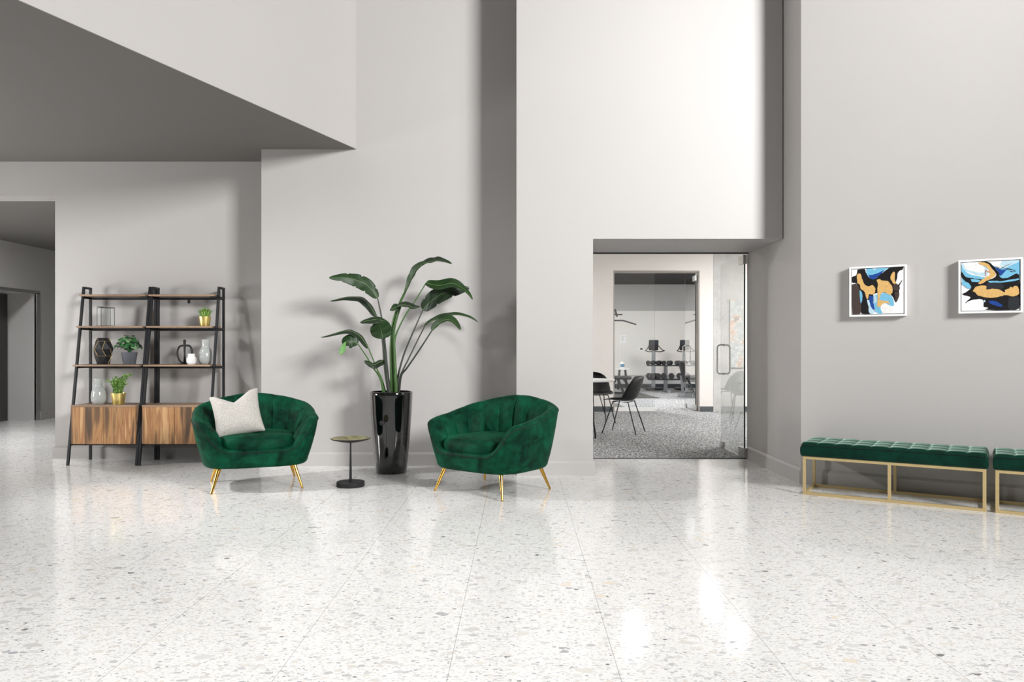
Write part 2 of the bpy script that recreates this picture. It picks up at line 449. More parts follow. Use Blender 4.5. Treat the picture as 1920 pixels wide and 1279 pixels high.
# lamps of the inner rooms (recessed panels)
def lamp(x, y, z, sx, sy, name, label, s, grp):
    r = empty(name, (x, y, z), 0, label, 'light', grp)
    MB().box(-sx/2-.03, sx/2+.03, -sy/2-.03, sy/2+.03, -.015, 0).build('frame', WHITEP, r)
    MB().box(-sx/2, sx/2, -sy/2, sy/2, -.02, -.0155).build('diffuser', emis('lamp_diffuser', (1, 1, 1, 1), s), r)
    return r
lamp(1.63, 10.85, ZI-.001, .22, .5, 'ceiling_light', 'square ceiling light above the round table in the inner room', 20, 'inner room ceiling lights')
lamp(3.10, 12.4, ZI-.001, .22, .5, 'ceiling_light', 'square ceiling light close to the gym entrance', 20, 'inner room ceiling lights')
lamp(3.16, 10.9, ZI-.001, .22, .5, 'ceiling_light', 'square ceiling light behind the open glass door', 20, 'inner room ceiling lights')
lamp(1.4, 16.0, ZI-.031, .4, .6, 'ceiling_light', 'ceiling light in the black gym ceiling nearest the entrance', 270, 'gym ceiling lights')
lamp(3.9, 17.2, ZI-.031, .25, .5, 'ceiling_light', 'ceiling light in the black gym ceiling in front of the dumbbell rack', 120, 'gym ceiling lights')
lamp(4.7, 10.6, ZI-.001, .5, .6, 'ceiling_light', 'added unseen fill light in the right part of the inner room, nearest the entrance', 120, 'inner room ceiling lights')  # hidden fill panel, added to brighten the room without a floor reflection
lamp(4.7, 11.9, ZI-.001, .5, .6, 'ceiling_light', 'added unseen fill light in the right part of the inner room, nearest the ring picture', 75, 'inner room ceiling lights')  # second hidden fill, added to keep the right side bright
lamp(-.5, 12.3, ZI-.001, .5, .6, 'ceiling_light', 'added unseen fill light in the left part of the inner room', 26, 'inner room ceiling lights')  # out-of-view fill added for the inner room's left wall
lamp(5.1, 16.4, ZI-.031, .6, .8, 'ceiling_light', 'added unseen fill light at the right side of the black gym ceiling', 75, 'gym ceiling lights')  # out-of-view fill added to light the gym from the right
lamp(.2, 18.6, ZI-.031, .6, .8, 'ceiling_light', 'added unseen fill light at the left side of the black gym ceiling', 75, 'gym ceiling lights')  # same on the left: hidden panel added to brighten the gym
lamp(-6.9, 9.2, 2.741, .3, .3, 'ceiling_light', 'small unseen fill light added in the lift hall', 340, None)  # added fill, kept out of view, brightens the lift recess and hall wall

# lift door
r = empty('lift_door', (-8.095, 11.16, 0), 0, 'dark steel lift door in the deep recess at the left end of the hall', 'lift door')
MB().box(0, .03, -.93, -.005, .01, 1.99).build('door_panel', mat('lift_steel', srgb(88, 86, 84), .35, .8), r)
MB().box(0, .03, .005, .93, .01, 1.99).build('door_panel', mat('lift_steel_b', srgb(88, 86, 84), .35, .8), r)

# ------------------------------------------------------------------ glass doors
def glass_door(x, y0, y1, h, hz, hy, hl, hoff, name, label, cat='door'):
    r = empty(name, (x, y0, 0), 0, label, cat)
    w = y1-y0
    MB().box(-.006, .006, .0, w, .012, h).build('glass_pane', GLASS, r)
    MB().box(-.007, .007, -.004, 0, .012, h).build('glass_edge', GLASSE, r)
    for z0, z1, nm in ((.01, .11, 'bottom_fitting'), (h-.09, h+.005, 'top_fitting')):
        MB().box(-.02, .02, -.02, .16, z0, z1).build(nm, STEEL, r, bevel=.003)
    MB().box(-.02, .02, w-.12, w-.01, .012, .075).build('door_lock', STEEL, r, bevel=.003)
    h0, h1 = hz-hl/2, hz+hl/2
    hd = MB(); rc = .035
    for s_ in (-1, 1):
        pts = [(s_*.01, hy, h1)]
        for k_ in range(7): 
            a_ = PI/2*k_/6; pts.append((s_*(hoff-rc+rc*math.sin(a_)), hy, h1-rc+rc*math.cos(a_)))
        for k_ in range(7):
            a_ = PI/2*k_/6; pts.append((s_*(hoff-rc+rc*math.cos(a_)), hy, h0+rc-rc*math.sin(a_)))
        pts.append((s_*.01, hy, h0)); hd.tube(pts, .0095, 12)
    for z_ in (h0, h1): hd.lathe([(0,-.014),(.014,-.014),(.014,.014),(0,.014)], 16, M=Matrix.Translation((0,hy,z_)) @ Matrix.Rotation(PI/2,4,'Y'))
    hd.build('door_handle', STEEL, r, smooth=True, ang=40)
    return r
glass_door(2.353, 8.0, 8.915, 2.12, 1.022, .80, .33, .077, 'glass_door', 'frameless glass door standing open at the end of the grey return wall')
glass_door(3.19, 13.85, 14.70, 2.45, 1.03, .72, .31, .077, 'glass_door', 'frameless glass door standing open into the gym')
r = empty('glass_partition', (1.715, 13.83, 0), 0, 'fixed clear glass panel at the left of the gym entrance', 'glass panel')
MB().box(.002, .735, 0, .012, .075, 2.505).build('glass_pane', GLASS, r)
MB().box(.0, .75, -.012, .024, .0015, .075).build('bottom_rail', WHITEP, r, bevel=.003)

# ------------------------------------------------------------------ armchairs
def rpol(a, b_, th, n):
    s_, c_ = abs(math.sin(th)/a), abs(math.cos(th)/b_)
    return 1/((s_**n+c_**n)**(1/n))
RT = [(0, .345), (34, .347), (42, .40), (50, .53), (56, .572), (75, .595), (100, .632), (130, .695), (155, .745), (180, .762)]
def rim_lin(p):
    p = abs(p); p = 360-p if p > 180 else p
    for (a, va), (b, vb) in zip(RT, RT[1:]):
        if p <= b: return va+(vb-va)*(p-a)/(b-a)
    return RT[-1][1]
def rim_h(phi):   # degrees from the front
    w = 4+9*sstep(54, 82, phi)
    return sum(rim_lin(phi+w*k_/6) for k_ in range(-6, 7))/13
def armchair(name, loc, rz, label):
    r = empty(name, loc, rz, label, 'armchair', 'green velvet armchairs')
    N = 264
    def dims(z):
        t = max(0, (z-.19)/.57); t2 = t**.62
        return .388+.128*t2, .342+.080*t2
    def outer(th, z):
        a, b_ = dims(z); rr = rpol(a, b_, th, 3.35)
        return Vector((rr*math.sin(th)*(1+.095*max(0, math.cos(th))*min(1, (z-.15)/.3)), -rr*math.cos(th), z))
    ths = [2*PI*i/N for i in range(N)]
    def H(th):
        d = math.degrees(th); return rim_h(min(d, 360-d))
    def inner_bot(th):
        rr = rpol(.325, .30, th, 3.0); return Vector((rr*math.sin(th), -.035-rr*math.cos(th), .31))
    # arc length along rim for even channels
    cum = [0]
    for i in range(1, N+1): 
        p, q_ = outer(ths[i-1], .6), outer(ths[i % N], .6); cum.append(cum[-1]+(p-q_).length)
    i0 = int(N*42/360); i1 = N-i0
    span = cum[i1]-cum[i0]; NCH = 12
    def puff(i):
        if i <= i0 or i >= i1: return 0
        f = (cum[i]-cum[i0])/span*NCH; f -= math.floor(f)
        return math.sqrt(max(0, 1-(2*f-1)**2))
    ob = MB()
    zr = .028
    def of(i, j):
        th = ths[i]; h = H(th)-zr
        if j < 5:
            a_ = PI/2*j/5; p = outer(th, .19); k_ = 1-(.05*(1-math.sin(a_)))/math.hypot(p.x, p.y)
            return Vector((p.x*k_, p.y*k_, .19+.05*(1-math.cos(a_))))
        z = lerp(.24, h, (j-5)/11)
        return outer(th, z) if z > .24 else outer(th, .24)
    # shift outer profile so that bottom round meets the side
    def of2(i, j):
        v = of(i, j)
        if j < 5:
            th = ths[i]; p = outer(th, .24); a_ = PI/2*j/5
            R = math.hypot(p.x, p.y); k_ = (R-.045*(1-math.sin(a_)))/R
            return Vector((p.x*k_, p.y*k_, .19+.05*(1-math.cos(a_))))
        return v
    g = ob.grid(of2, N, 17, wrap_u=True)
    ob._face([g[i][0] for i in range(N)][::-1])
    ob.build('outer_shell', VELVET, r, smooth=True)
    ib = MB()
    def inf(i, j):
        th = ths[i]; h = H(th)-zr; p = outer(th, h); d = math.degrees(th); phi = min(d, 360-d)
        w = interp([(0, .05), (40, .06), (60, .085), (180, .095)], phi)
        R = math.hypot(p.x, p.y); dirn = Vector((-p.x/R, -p.y/R, 0))
        pf = puff(i)
        top_in = p+dirn*w; fade = sstep(33, 50, phi)
        if j <= 9:
            a_ = PI*j/9*.93; e_ = math.sin(a_)
            amp = .004*pf*fade*min(1, j/3)
            return p+dirn*(w/2*(1-math.cos(a_)))+Vector((0, 0, 1))*(e_*(zr+amp*1.1-.004*fade))+dirn*amp*(j/9)
        t = (j-9)/11
        bt = inner_bot(th); z = lerp(h, .31, t); q_ = top_in.lerp(bt, t**.8); q_.z = z
        bulge = .012*math.sin(PI*t)+ (.040*pf*fade*(1-.35*t)*min(1, .35+t*5))
        return q_+dirn*bulge
    ib.grid(inf, N, 21, wrap_u=True)
    ib.build('channelled_back', VELVET, r, smooth=True)
    ps = []
    for i in range(N):
        p = outer(ths[i], H(ths[i])-zr); R = math.hypot(p.x, p.y); ps.append(p*1.0+Vector((p.x/R, p.y/R, 0))*.001)
    MB().tube(ps, .0032, 6, closed=True).build('piping', PIPE, r, smooth=True)
    # cushion
    cb = MB(); rows = [(.90, .315), (.97, .335), (1.0, .365), (1.005, .39), (.985, .415), (.94, .436), (.86, .446), (.7, .455), (.5, .460), (.25, .462)]
    M_ = 96
    def cf(i, j):
        th = 2*PI*i/M_; rr = rpol(.312, .315, th, 3.2)*rows[j][0]
        return Vector((rr*math.sin(th), -.055-rr*math.cos(th), rows[j][1]))
    g = cb.grid(cf, M_, len(rows), wrap_u=True)
    cb._face([g[i][-1] for i in range(M_)]); cb._face([g[i][0] for i in range(M_)][::-1])
    cb.build('seat_cushion', VELVET, r, smooth=True)
    for sx in (-1, 1):
        for sy in (-1, 1):
            MB().tube([(sx*.285, sy*.25, .215), (sx*.29, sy*.255, .19), (sx*.347, sy*.312, .008), (sx*.348, sy*.313, .0)], [.017, .017, .0085, .0085], 14).build('leg', GOLD, r, smooth=True, ang=50)
    return r
ch1 = armchair('velvet_armchair', (-2.226, 6.485, 0), math.radians(22), 'green velvet tub armchair on gold legs holding a pale cushion, in front of the shelves')
ch2 = armchair('velvet_armchair', (-.213, 6.245, 0), math.radians(-37.4), 'green velvet tub armchair on gold legs with an empty seat, right of the tall planter')

# cushion
def cushion():
    n = 40; s_ = .195
    cb = MB()
    def pt(u, v, side):
        x = u*s_; z = v*s_
        # concave edges, pointed corners
        x *= 1-.09*(1-v*v)**1.0 ; z *= 1-.07*(1-u*u)
        if v > 0: z -= .085*v**2*max(0, 1-abs(u+.05)*1.35)     # chop in the top edge
        e_ = max(0, (1-u**4))*max(0, (1-v**4))
        th = .075*e_**.55
        if v > 0: th *= 1-.45*v*max(0, 1-abs(u)*2.0)
        return Vector((x, side*th, z))
    gs = []
    for side in (-1, 1):
        cb.grid(lambda i, j: pt(-1+2*i/n, -1+2*j/n, side), n+1, n+1)
    bmesh.ops.remove_doubles(cb.bm, verts=cb.bm.verts, dist=.0004)
    return cb
cu = cushion().build('throw_cushion', LINEN, None, smooth=True)
cu.rotation_euler = (math.radians(-24), math.radians(-11), math.radians(17)); cu.location = (-2.325, 6.33, .612)
tag(cu, 'pale woven throw cushion with a chopped top, leaning in the left green armchair', 'cushion')

# ------------------------------------------------------------------ side table
r = empty('side_table', (-1.409, 6.42, 0), 0, 'small round side table with a shallow dish top on one slim dark stem', 'side table')
MB().lathe([(0,0),(.113,0),(.116,.004),(.116,.036),(.112,.04),(0,.04)], 64).build('base', MATTEB, r, smooth=True, ang=40)
MB().lathe([(.011,.0395),(.0095,.15),(.0065,.34),(.007,.37)], 20).build('stem', MATTEB, r, smooth=True)
MB().lathe([(0,.362),(.03,.364),(.09,.375),(.15,.39),(.1645,.398),(.166,.402),(.163,.403)], 64).build('dish', MATTEB, r, smooth=True)
tm = mat('olive_brass_glaze', srgb(150, 148, 96), .28, .7); NTt = NT(tm); nn = NTt.noise(NTt.coord(), 9, 3, .6, .6)
NTt.color(NTt.ramp(nn.outputs['Fac'], [(.35, srgb(110,108,66)), (.6, srgb(190,184,128))]))
MB().lathe([(.163,.403),(.155,.4005),(.10,.3885),(.05,.381),(0,.379)], 64).build('dish_glaze', tm, r, smooth=True)

# ------------------------------------------------------------------ planter and plant
PX, PY = -1.186, 7.13
r = empty('planter', (PX, PY, 0), 0, 'tall tapered glossy black planter between the armchairs', 'planter')
MB().lathe([(0,0),(.136,0),(.141,.006),(.152,.10),(.172,.32),(.189,.55),(.197,.72),(.1985,.748),(.195,.752),(.184,.752),(.182,.70)], 96).build('pot_body', BLACKG, r, smooth=True, ang=50)
MB().lathe([(0,.69),(.05,.70),(.183,.69)], 48).build('soil', SOIL, r, smooth=True)
MB().lathe([(0,-.004),(.018,-.004),(.021,0),(.021,.006),(.017,.008),(0,.008)], 24, M=Matrix.Translation((-.057, -.183, .475)) @ Matrix.Rotation(PI/2,4,'X')).build('drain_plug', MATTEB, r, smooth=True, ang=50)

plant = empty('bird_of_paradise_plant', (PX, PY, .70), 0, 'tall broad-leaved plant with long arching stalks growing in the black planter', 'plant')
Porg = Vector((PX, PY, .70))
def stem(pts, r0, r1, m, n=6):
    q_ = catmull([P(*p)-Porg for p in pts], n); L = len(q_)
    MB().tube(q_, [lerp(r0, r1, i/(L-1)) for i in range(L)], 10).build('stalk', m, plant, smooth=True)
def leaf(pts, wmax, roll, m, fold=.25, peak=.4, tail=None, notch=0):
    """rib through measured points, blade either side; roll = how far the blade turns edge-on"""
    q_ = catmull([P(*p)-Porg for p in pts], 10); L = len(q_)
    lf = MB(); uvl = lf.bm.loops.layers.uv.new('UVMap')
    NW = 8; rows = []
    for i, p in enumerate(q_):
        t = i/(L-1); tg = (q_[min(i+1, L-1)]-q_[max(i-1, 0)]).normalized()
        perp = Vector((tg.z, 0, -tg.x)); perp = perp.normalized() if perp.length > 1e-4 else Vector((1, 0, 0))
        if perp.z > 0: perp = -perp   # always downwards in the picture
        depth = tg.cross(perp).normalized()
        if depth.y > 0: depth = -depth
        ph = roll if not callable(roll) else roll(t)
        w = wmax*(math.sin(PI*min(1, t**(math.log(.5)/math.log(peak))))**.62)
        if tail: w *= 1-tail*sstep(.34, .62, t)
        w = max(w, .0015)
        sd = perp*math.cos(ph)+depth*math.sin(ph); nrm = tg.cross(sd).normalized()
        row = []
        for k_ in range(-NW, NW+1):
            s_ = k_/NW; ww = w
            if notch and abs(s_) > .5 and math.sin(t*PI*notch+s_*2) > .93: ww *= .82
            p2 = p+sd*ww*s_+nrm*(-fold*w*abs(s_)**1.3+.05*w*math.sin(t*22+s_*3)*abs(s_))
            row.append(lf.bm.verts.new(p2))
        rows.append(row)
    for i in range(L-1):
        for k_ in range(2*NW):
            f = lf._face([rows[i][k_], rows[i+1][k_], rows[i+1][k_+1], rows[i][k_+1]])
            if f:
                for lp, (u_, v_) in zip(f.loops, ((i, k_), (i+1, k_), (i+1, k_+1), (i, k_+1))):
                    lp[uvl].uv = (u_/L*4.0+abs(v_/NW-1)*.35, v_/NW*.05)
    o = lf.build('leaf', m, plant, smooth=True)
    so = o.modifiers.new('solid', 'SOLIDIFY'); so.thickness = .0012
    MB().tube(q_, [lerp(.0022, .0008, i/(L-1)) for i in range(L)], 6).build('midrib', RIB, o, smooth=True)
    return o
YP = 7.13
stem([(736,738,YP),(735,700,YP),(734,663,YP),(735,622,YP),(740,594,YP-.02),(750.5,567,YP-.02),(760.7,545,YP-.02),(768,531,YP-.02)], .022, .008, STEMG)
stem([(742,738,YP-.03),(741,700,YP-.03),(739,660,YP-.03),(738.5,622,YP-.03),(744,596,YP-.04),(754,567,YP-.04)], .019, .008, STEMG)
stem([(738,670,YP),(742,630,YP+.03),(760.7,590,YP+.05),(775,569.5,YP+.06),(799.3,530,YP+.08)], .009, .005, STEMG)
stem([(732,740,YP-.05),(726,700,YP-.05),(722,652,YP-.06),(717,604,YP-.08),(708,559,YP-.1)], .017, .005, STEMD)
stem([(729,740,YP+.03),(722,690,YP+.03),(717,635,YP+.03),(711,612,YP+.05),(706.7,595,YP+.06)], .015, .005, STEMD)
stem([(730,740,YP-.08),(724,690,YP-.09),(717,634,YP-.12)], .014, .006, STEMD)
stem([(723,738,YP-.03),(716,712,YP-.04),(706,690,YP-.06),(690.9,653,YP-.1)], .010, .0045, STEMG)
stem([(721,738,YP-.08),(712,708,YP-.1),(700,690,YP-.13),(686,667,YP-.16),(671.4,645.2,YP-.2)], .010, .0045, STEMG)
stem([(743,738,YP+.02),(745,712,YP+.02),(756.6,667,YP+.06),(775,622,YP+.10),(793,581,YP+.14)], .011, .0055, STEMD)
stem([(746,738,YP+.05),(749,709,YP+.06),(767,671,YP+.10),(783,638,YP+.14),(796.3,612,YP+.16)], .010, .0045, STEMD)
stem([(748,738,YP-.03),(752,705,YP-.04),(763,690,YP-.06),(787,655,YP-.10),(809.5,620.3,YP-.14)], .012, .006, STEMD)
stem([(718,738,YP-.1),(713,712,YP-.12),(706,688,YP-.14)], .006, .001, STEMG)
R_ = math.radians
leaf([(708,559,YP-.1),(698,545,YP-.12),(686,533,YP-.16),(673,527,YP-.2),(660,523,YP-.24),(640,520,YP-.28),(617,521,YP-.32)], .068, R_(22), LEAF_M, .2, .42, notch=7)
leaf([(706.7,595,YP+.06),(696,578,YP+.05),(683,563,YP+.04),(667,557.5,YP+.04),(643,559,YP+.05),(619,564.3,YP+.06)], .058, R_(62), LEAF_D, .25, .4)
leaf([(717,635,YP-.12),(716,627,YP-.13),(714,617,YP-.16),(711,607,YP-.20),(706,599,YP-.24)], .098, R_(10), LEAF_M, .14, .42)
leaf([(718,602,YP-.22),(709,599,YP-.22),(698,600,YP-.24),(687,602,YP-.27),(675,605,YP-.3)], .042, R_(40), LEAF_D, .2, .4)
leaf([(690.9,653,YP-.1),(679,635,YP-.14),(665.4,624,YP-.18),(648,620,YP-.22),(625.8,626,YP-.26),(601,632.5,YP-.3)], .052, R_(66), LEAF_D, .25, .4)
leaf([(671.4,645.2,YP-.2),(664,641,YP-.22),(656,639.5,YP-.24),(649,641,YP-.25),(643,646,YP-.26)], .066, R_(18), LEAF_M, .14, .5)
leaf([(648,641,YP-.26),(644,648,YP-.27),(641,656,YP-.28),(638,665,YP-.29)], .034, R_(30), LEAF_L, .15, .6)
leaf([(722,675,YP-.06),(712,679,YP-.1),(700,684,YP-.14),(683,677,YP-.2)], .045, R_(45), LEAF_D, .25, .45)
leaf([(747,579,YP-.04),(742,576,YP-.08),(733,583,YP-.16)], .040, R_(35), LEAF_M, .2, .5)
leaf([(742,577,YP-.06),(752,572,YP-.1),(765,573,YP-.14),(776,577,YP-.18),(787,576,YP-.22)], .045, R_(55), LEAF_D, .2, .45)
leaf([(757,556,YP-.03),(766,533,YP-.03),(774,516,YP-.03),(784,501,YP-.04),(799,492,YP-.06)], .052, R_(48), LEAF_M, .3, .6)
leaf([(784,502,YP-.02),(798,493,YP-.05),(812,490,YP-.08),(826,488.5,YP-.12),(847,495,YP-.18)], .050, R_(55), LEAF_D, .3, .45)
leaf([(799,530,YP+.08),(812,534,YP+.06),(828,535,YP+.04),(846,531,YP+.02),(862,537,YP),(876,548,YP-.02),(886,562,YP-.04)], .055, lambda t: R_(30+25*sstep(.5,.8,t)), LEAF_M, .2, .35)
leaf([(793.2,581,YP+.14),(805,567.5,YP+.12),(822,555,YP+.1),(842,547,YP+.1),(862,543.5,YP+.12),(880,540.5,YP+.14)], .078, R_(14), LEAF_D, .15, .36, notch=6)
leaf([(796,612,YP+.16),(811,601,YP+.16),(832,593,YP+.16),(854,590,YP+.17),(878,594,YP+.18),(896,604,YP+.18)], .046, R_(66), LEAF_M, .25, .35)
leaf([(809.5,620.3,YP-.14),(820,608,YP-.15),(834,600,YP-.17),(850,602.5,YP-.2),(863,619,YP-.24)], .055, R_(52), LEAF_M, .3, .42)

# ------------------------------------------------------------------ ladder shelving units
def unit(name, x0, label):
    r = empty(name, (x0, 7.93, 0), 0, label, 'shelving unit', 'ladder shelving units')
    W, B = .675, .022
    fy = lambda z: -.40+.28*z/1.775          # front leg line, local y
    for x in (0, W):
        MB().beam((x, 0, 0), (x, 0, 1.775), B, B).build('leg', BLACKM, r)
        MB().beam((x, fy(0), 0), (x, fy(1.775), 1.775), B, B).build('leg', BLACKM, r)
        MB().box(x-B/2, x+B/2, fy(1.775), 0, 1.755, 1.777).build('top_bar', BLACKM, r)
        MB().box(x-.006, x+.006, fy(.2), 0, .19, .212).build('side_rail', BLACKM, r)
    for z in (1.375+.32, 1.375, .988):
        yf = fy(z)-.055
        s_ = MB().box(-.012, W-.022, yf, -.012, z-.018, z).build('shelf_board', SHELFW, r, bevel=.002)
        rl = MB()
        rl.box(.012, W-.012, -.012, .006, z-.045, z-.019)
        for x in (0, W): rl.box(x-B/2, x+B/2, yf+.05, 0, z-.038, z-.0185)
        rl.box(W-.07, W-.005, yf+.012, yf+.05, z-.028, z-.0185)
        rl.build('shelf_rail', BLACKM, s_)
    c0, c1, cy0 = .013, W-.022, -.355
    bd = MB().box(c0, c1, cy0, -.012, .205, .223).box(c0, c1, cy0-.018, -.012, .572, .59).box(c0, c0+.018, cy0, -.012, .223, .572).box(c1-.018, c1, cy0, -.012, .223, .572).box(c0+.018, c1-.018, -.03, -.012, .223, .572)
    bd.build('cabinet_body', SHELFW, r)
    MB().box(c0, c1, cy0+.005, -.012, .192, .2045).build('cabinet_rail', BLACKM, r)
    mid = (c0+c1)/2
    for a_, b_ in ((c0+.001, mid-.0026), (mid+.0026, c1-.001)):
        d = MB().box(a_, b_, cy0-.018, cy0-.001, .207, .571).build('door', WOOD, r, bevel=.0015)
    return r
unit('ladder_shelf', -4.43, 'black metal ladder shelving unit with oak cabinet at the left, nearest the lift hall')
u2 = unit('ladder_shelf', -3.729, 'black metal ladder shelving unit with oak cabinet partly behind the left armchair')
bk = MB().box(-3.42, -3.40, 7.915, 7.935, 1.615, 1.655).build('wall_bracket', BLACKM, u2); bk.matrix_parent_inverse = Matrix.Translation((3.729, -7.93, 0))

# things on the shelves
def glass_vase(x, y, z, H, R, label):
    r = empty('glass_vase', (x, y, z), 0, label, 'vase', 'iridescent glass vases')
    pr = [(0,0),(.62,0),(.72,.012),(.9,.08),(1.0,.22),(.985,.36),(.86,.54),(.66,.66),(.54,.715),(.53,.77),(.57,.95),(.60,1.0),(.55,1.0),(.5,.95),(.48,.78),(.4,.72)]
    zz = mat('iridescent_glass', srgb(184, 188, 186), .12, .0, Coat_Weight=.8, Coat_Roughness=.05, Transmission_Weight=.12)
    pts = catmull([(a*R, 0, b_*H) for a, b_ in pr], 4)
    MB().lathe([(max(p.x, 0) if i else 0, p.z) for i, p in enumerate(pts)], 48).build('vase_body', zz, r, smooth=True)
    return r
glass_vase(P(184.8,757,7.72).x, 7.72, .5905, .252, .069, 'iridescent grey glass vase on the left cabinet beside a gold pot')
glass_vase(P(385.5,683,7.80).x, 7.80, .9885, .25, .068, 'iridescent grey glass vase on the shelf beside a small white vase')

def gold_pot(x, y, z, h, r0, r1, name, label, cat='potted plant'):
    r = empty(name, (x, y, z), 0, label, cat)
    MB().lathe([(0,0),(r0,0),(r0+.001,.003),(r1,h-.003),(r1,h),(r1-.004,h),(r1-.006,h-.01)], 40).build('pot', POTGOLD, r, smooth=True, ang=50)
    MB().lathe([(0,h-.012),(r1-.005,h-.012)], 24).build('soil', SOIL, r)
    return r
g1 = gold_pot(P(384.3,609,7.80).x, 7.80, 1.3755, .098, .046, .059, 'potted_grass', 'spiky green grass in a small gold pot on the upper shelf')
gb = MB(); rnd = random.Random(3)
for i in range(300):
    a = rnd.uniform(0, 2*PI); q0 = rnd.uniform(0, .04); lean = rnd.uniform(0, 1)**.8; L = rnd.uniform(.085, .125)
    d = Vector((math.cos(a), math.sin(a), 0)); p0 = d*q0+Vector((0, 0, .085))
    p1 = p0+Vector((0,0,L*.55))+d*L*.35*lean; p2 = p0+Vector((0,0,L*(1-.3*lean)))+d*L*.85*lean
    s_ = Vector((-d.y, d.x, 0))*.0026; gb.mi = 0 if i % 3 else 1
    v = [gb.bm.verts.new(c) for c in (p0-s_, p0+s_, p1+s_*.8, p1-s_*.8, p2)]
    gb._face([v[0],v[1],v[2],v[3]]); gb._face([v[3],v[2],v[4]])
gb.build('grass', [GRASS, GRASSL], g1, recalc=False)
g2 = gold_pot(P(222,757,7.70).x, 7.70, .5905, .112, .052, .071, 'potted_herb', 'wispy small-leaved green plant in a gold pot on the left cabinet')
hb = MB(); rnd = random.Random(5)
for i in range(84):
    a = rnd.uniform(0, 2*PI); q0 = rnd.uniform(0, .045); lean = rnd.uniform(0, .9); L = rnd.uniform(.10, .19)
    if i % 9 == 0: L = .25; a = rnd.uniform(-.7, .5); lean = .75
    d = Vector((math.cos(a), math.sin(a), 0)); p0 = d*q0+Vector((0,0,.10))
    pp = catmull([p0, p0+Vector((0,0,L*.5))+d*L*.1*lean, p0+Vector((0,0,L*(1-.25*lean)))+d*L*.6*lean], 6)
    hb.mi = 0; hb.tube(pp, [.0014]*len(pp), 4)
    for k_ in range(22):
        t = rnd.uniform(.15, 1); c = pp[int(t*(len(pp)-1))]
        dd = Vector((rnd.uniform(-1,1), rnd.uniform(-1,1), rnd.uniform(-.2,1))).normalized(); ss = dd.orthogonal().normalized()*.0045
        v = [hb.bm.verts.new(q_) for q_ in (c, c+dd*.008+ss, c+dd*.018, c+dd*.008-ss)]; hb.mi = rnd.choice((0,0,1)); hb._face(v)
hb.build('foliage', [HERB, GRASSL], g2, recalc=False)
# leafy plant in grey pot
r = empty('potted_leafy_plant', (P(242.5,683,7.80).x, 7.80, .9885), 0, 'round-leaved green plant in a slate grey pot on the left unit', 'potted plant')
MB().lathe([(0,0),(.056,0),(.058,.003),(.076,.119),(.077,.122),(.072,.122),(.070,.112)], 40).build('pot', POTGREY, r, smooth=True, ang=50)
MB().lathe([(0,.11),(.0705,.11)], 24).build('soil', SOIL, r)
lb = MB(); rnd = random.Random(11)
for i in range(95):
    a = rnd.uniform(0, 2*PI); el = rnd.uniform(.05, 1.45); R0 = rnd.uniform(.07, .125)
    c = Vector((-.012+math.cos(a)*math.cos(el)*R0*1.05, math.sin(a)*math.cos(el)*R0, 150e-3+math.sin(el)*R0*1.15+.01))
    lb.mi = 0; lb.tube(catmull([(0,0,.105), (c.x*.3, c.y*.3, c.z*.8+.01), c], 4), .0013, 4)
    nd = (Vector((math.cos(a)*math.cos(el), math.sin(a)*math.cos(el), math.sin(el)))+Vector((rnd.uniform(-.5,.5), rnd.uniform(-.5,.2), rnd.uniform(0,.6)))).normalized()
    tx = nd.orthogonal().normalized(); ty = nd.cross(tx); ra = rnd.uniform(0, 2*PI); u_ = tx*math.cos(ra)+ty*math.sin(ra); w_ = nd.cross(u_)
    S = rnd.uniform(.019, .027); vs = []
    lb.mi = rnd.choice((0, 0, 1))
    ctr = lb.bm.verts.new(c+nd*.002)
    for k_ in range(10):
        t = 2*PI*k_/10; rr = S*(1+.25*math.cos(t)) * (.9 if k_ == 5 else 1)
        vs.append(lb.bm.verts.new(c+u_*rr*math.cos(t)+w_*rr*.85*math.sin(t)-nd*.004*abs(math.sin(t))))
    for k_ in range(10): lb._face([ctr, vs[k_], vs[(k_+1)%10]])
lb.build('foliage', [POTLEAF, POTLEAF2], r, smooth=True, recalc=False)
# black faceted vase
r = empty('faceted_vase', (P(193.6,683,7.78).x, 7.78, .9885), 0, 'black faceted vase with gold lines on the left unit', 'vase')
fv = MB(); rings = []
for (rad, z, off, n) in ((.058,0,0,7),(.082,.085,.45,7),(.093,.155,0,7),(.070,.235,.4,7),(.055,.268,.2,7)):
    rings.append([Vector((rad*math.cos(2*PI*(k_+off)/n-1.2), rad*math.sin(2*PI*(k_+off)/n-1.2), z)) for k_ in range(n)])
vv = [[fv.bm.verts.new(p) for p in rg] for rg in rings]
edges = []
for i in range(4):
    for k_ in range(7):
        k2 = (k_+1)%7
        fv._face([vv[i][k_], vv[i][k2], vv[i+1][k_]]); fv._face([vv[i][k2], vv[i+1][k2], vv[i+1][k_]])
        if (i+k_) % 3 != 0: edges.append((rings[i][k_], rings[i+1][k_]))
        elif i in (1, 2): edges.append((rings[i][k2], rings[i+1][k_]))
        if i in (1, 3) and k_ % 2 == 0: edges.append((rings[i][k_], rings[i][k2]))
fv._face(vv[0][::-1]); fv._face(vv[4])
fv.build('vase_body', mat('satin_black', srgb(24, 24, 27), .55), r)
ge = MB()
for a_, b_ in edges: ge.tube([a_, b_], .0016, 6)
ge.build('gold_lines', mat('gold_line', srgb(222, 190, 130), .35, .6), r)
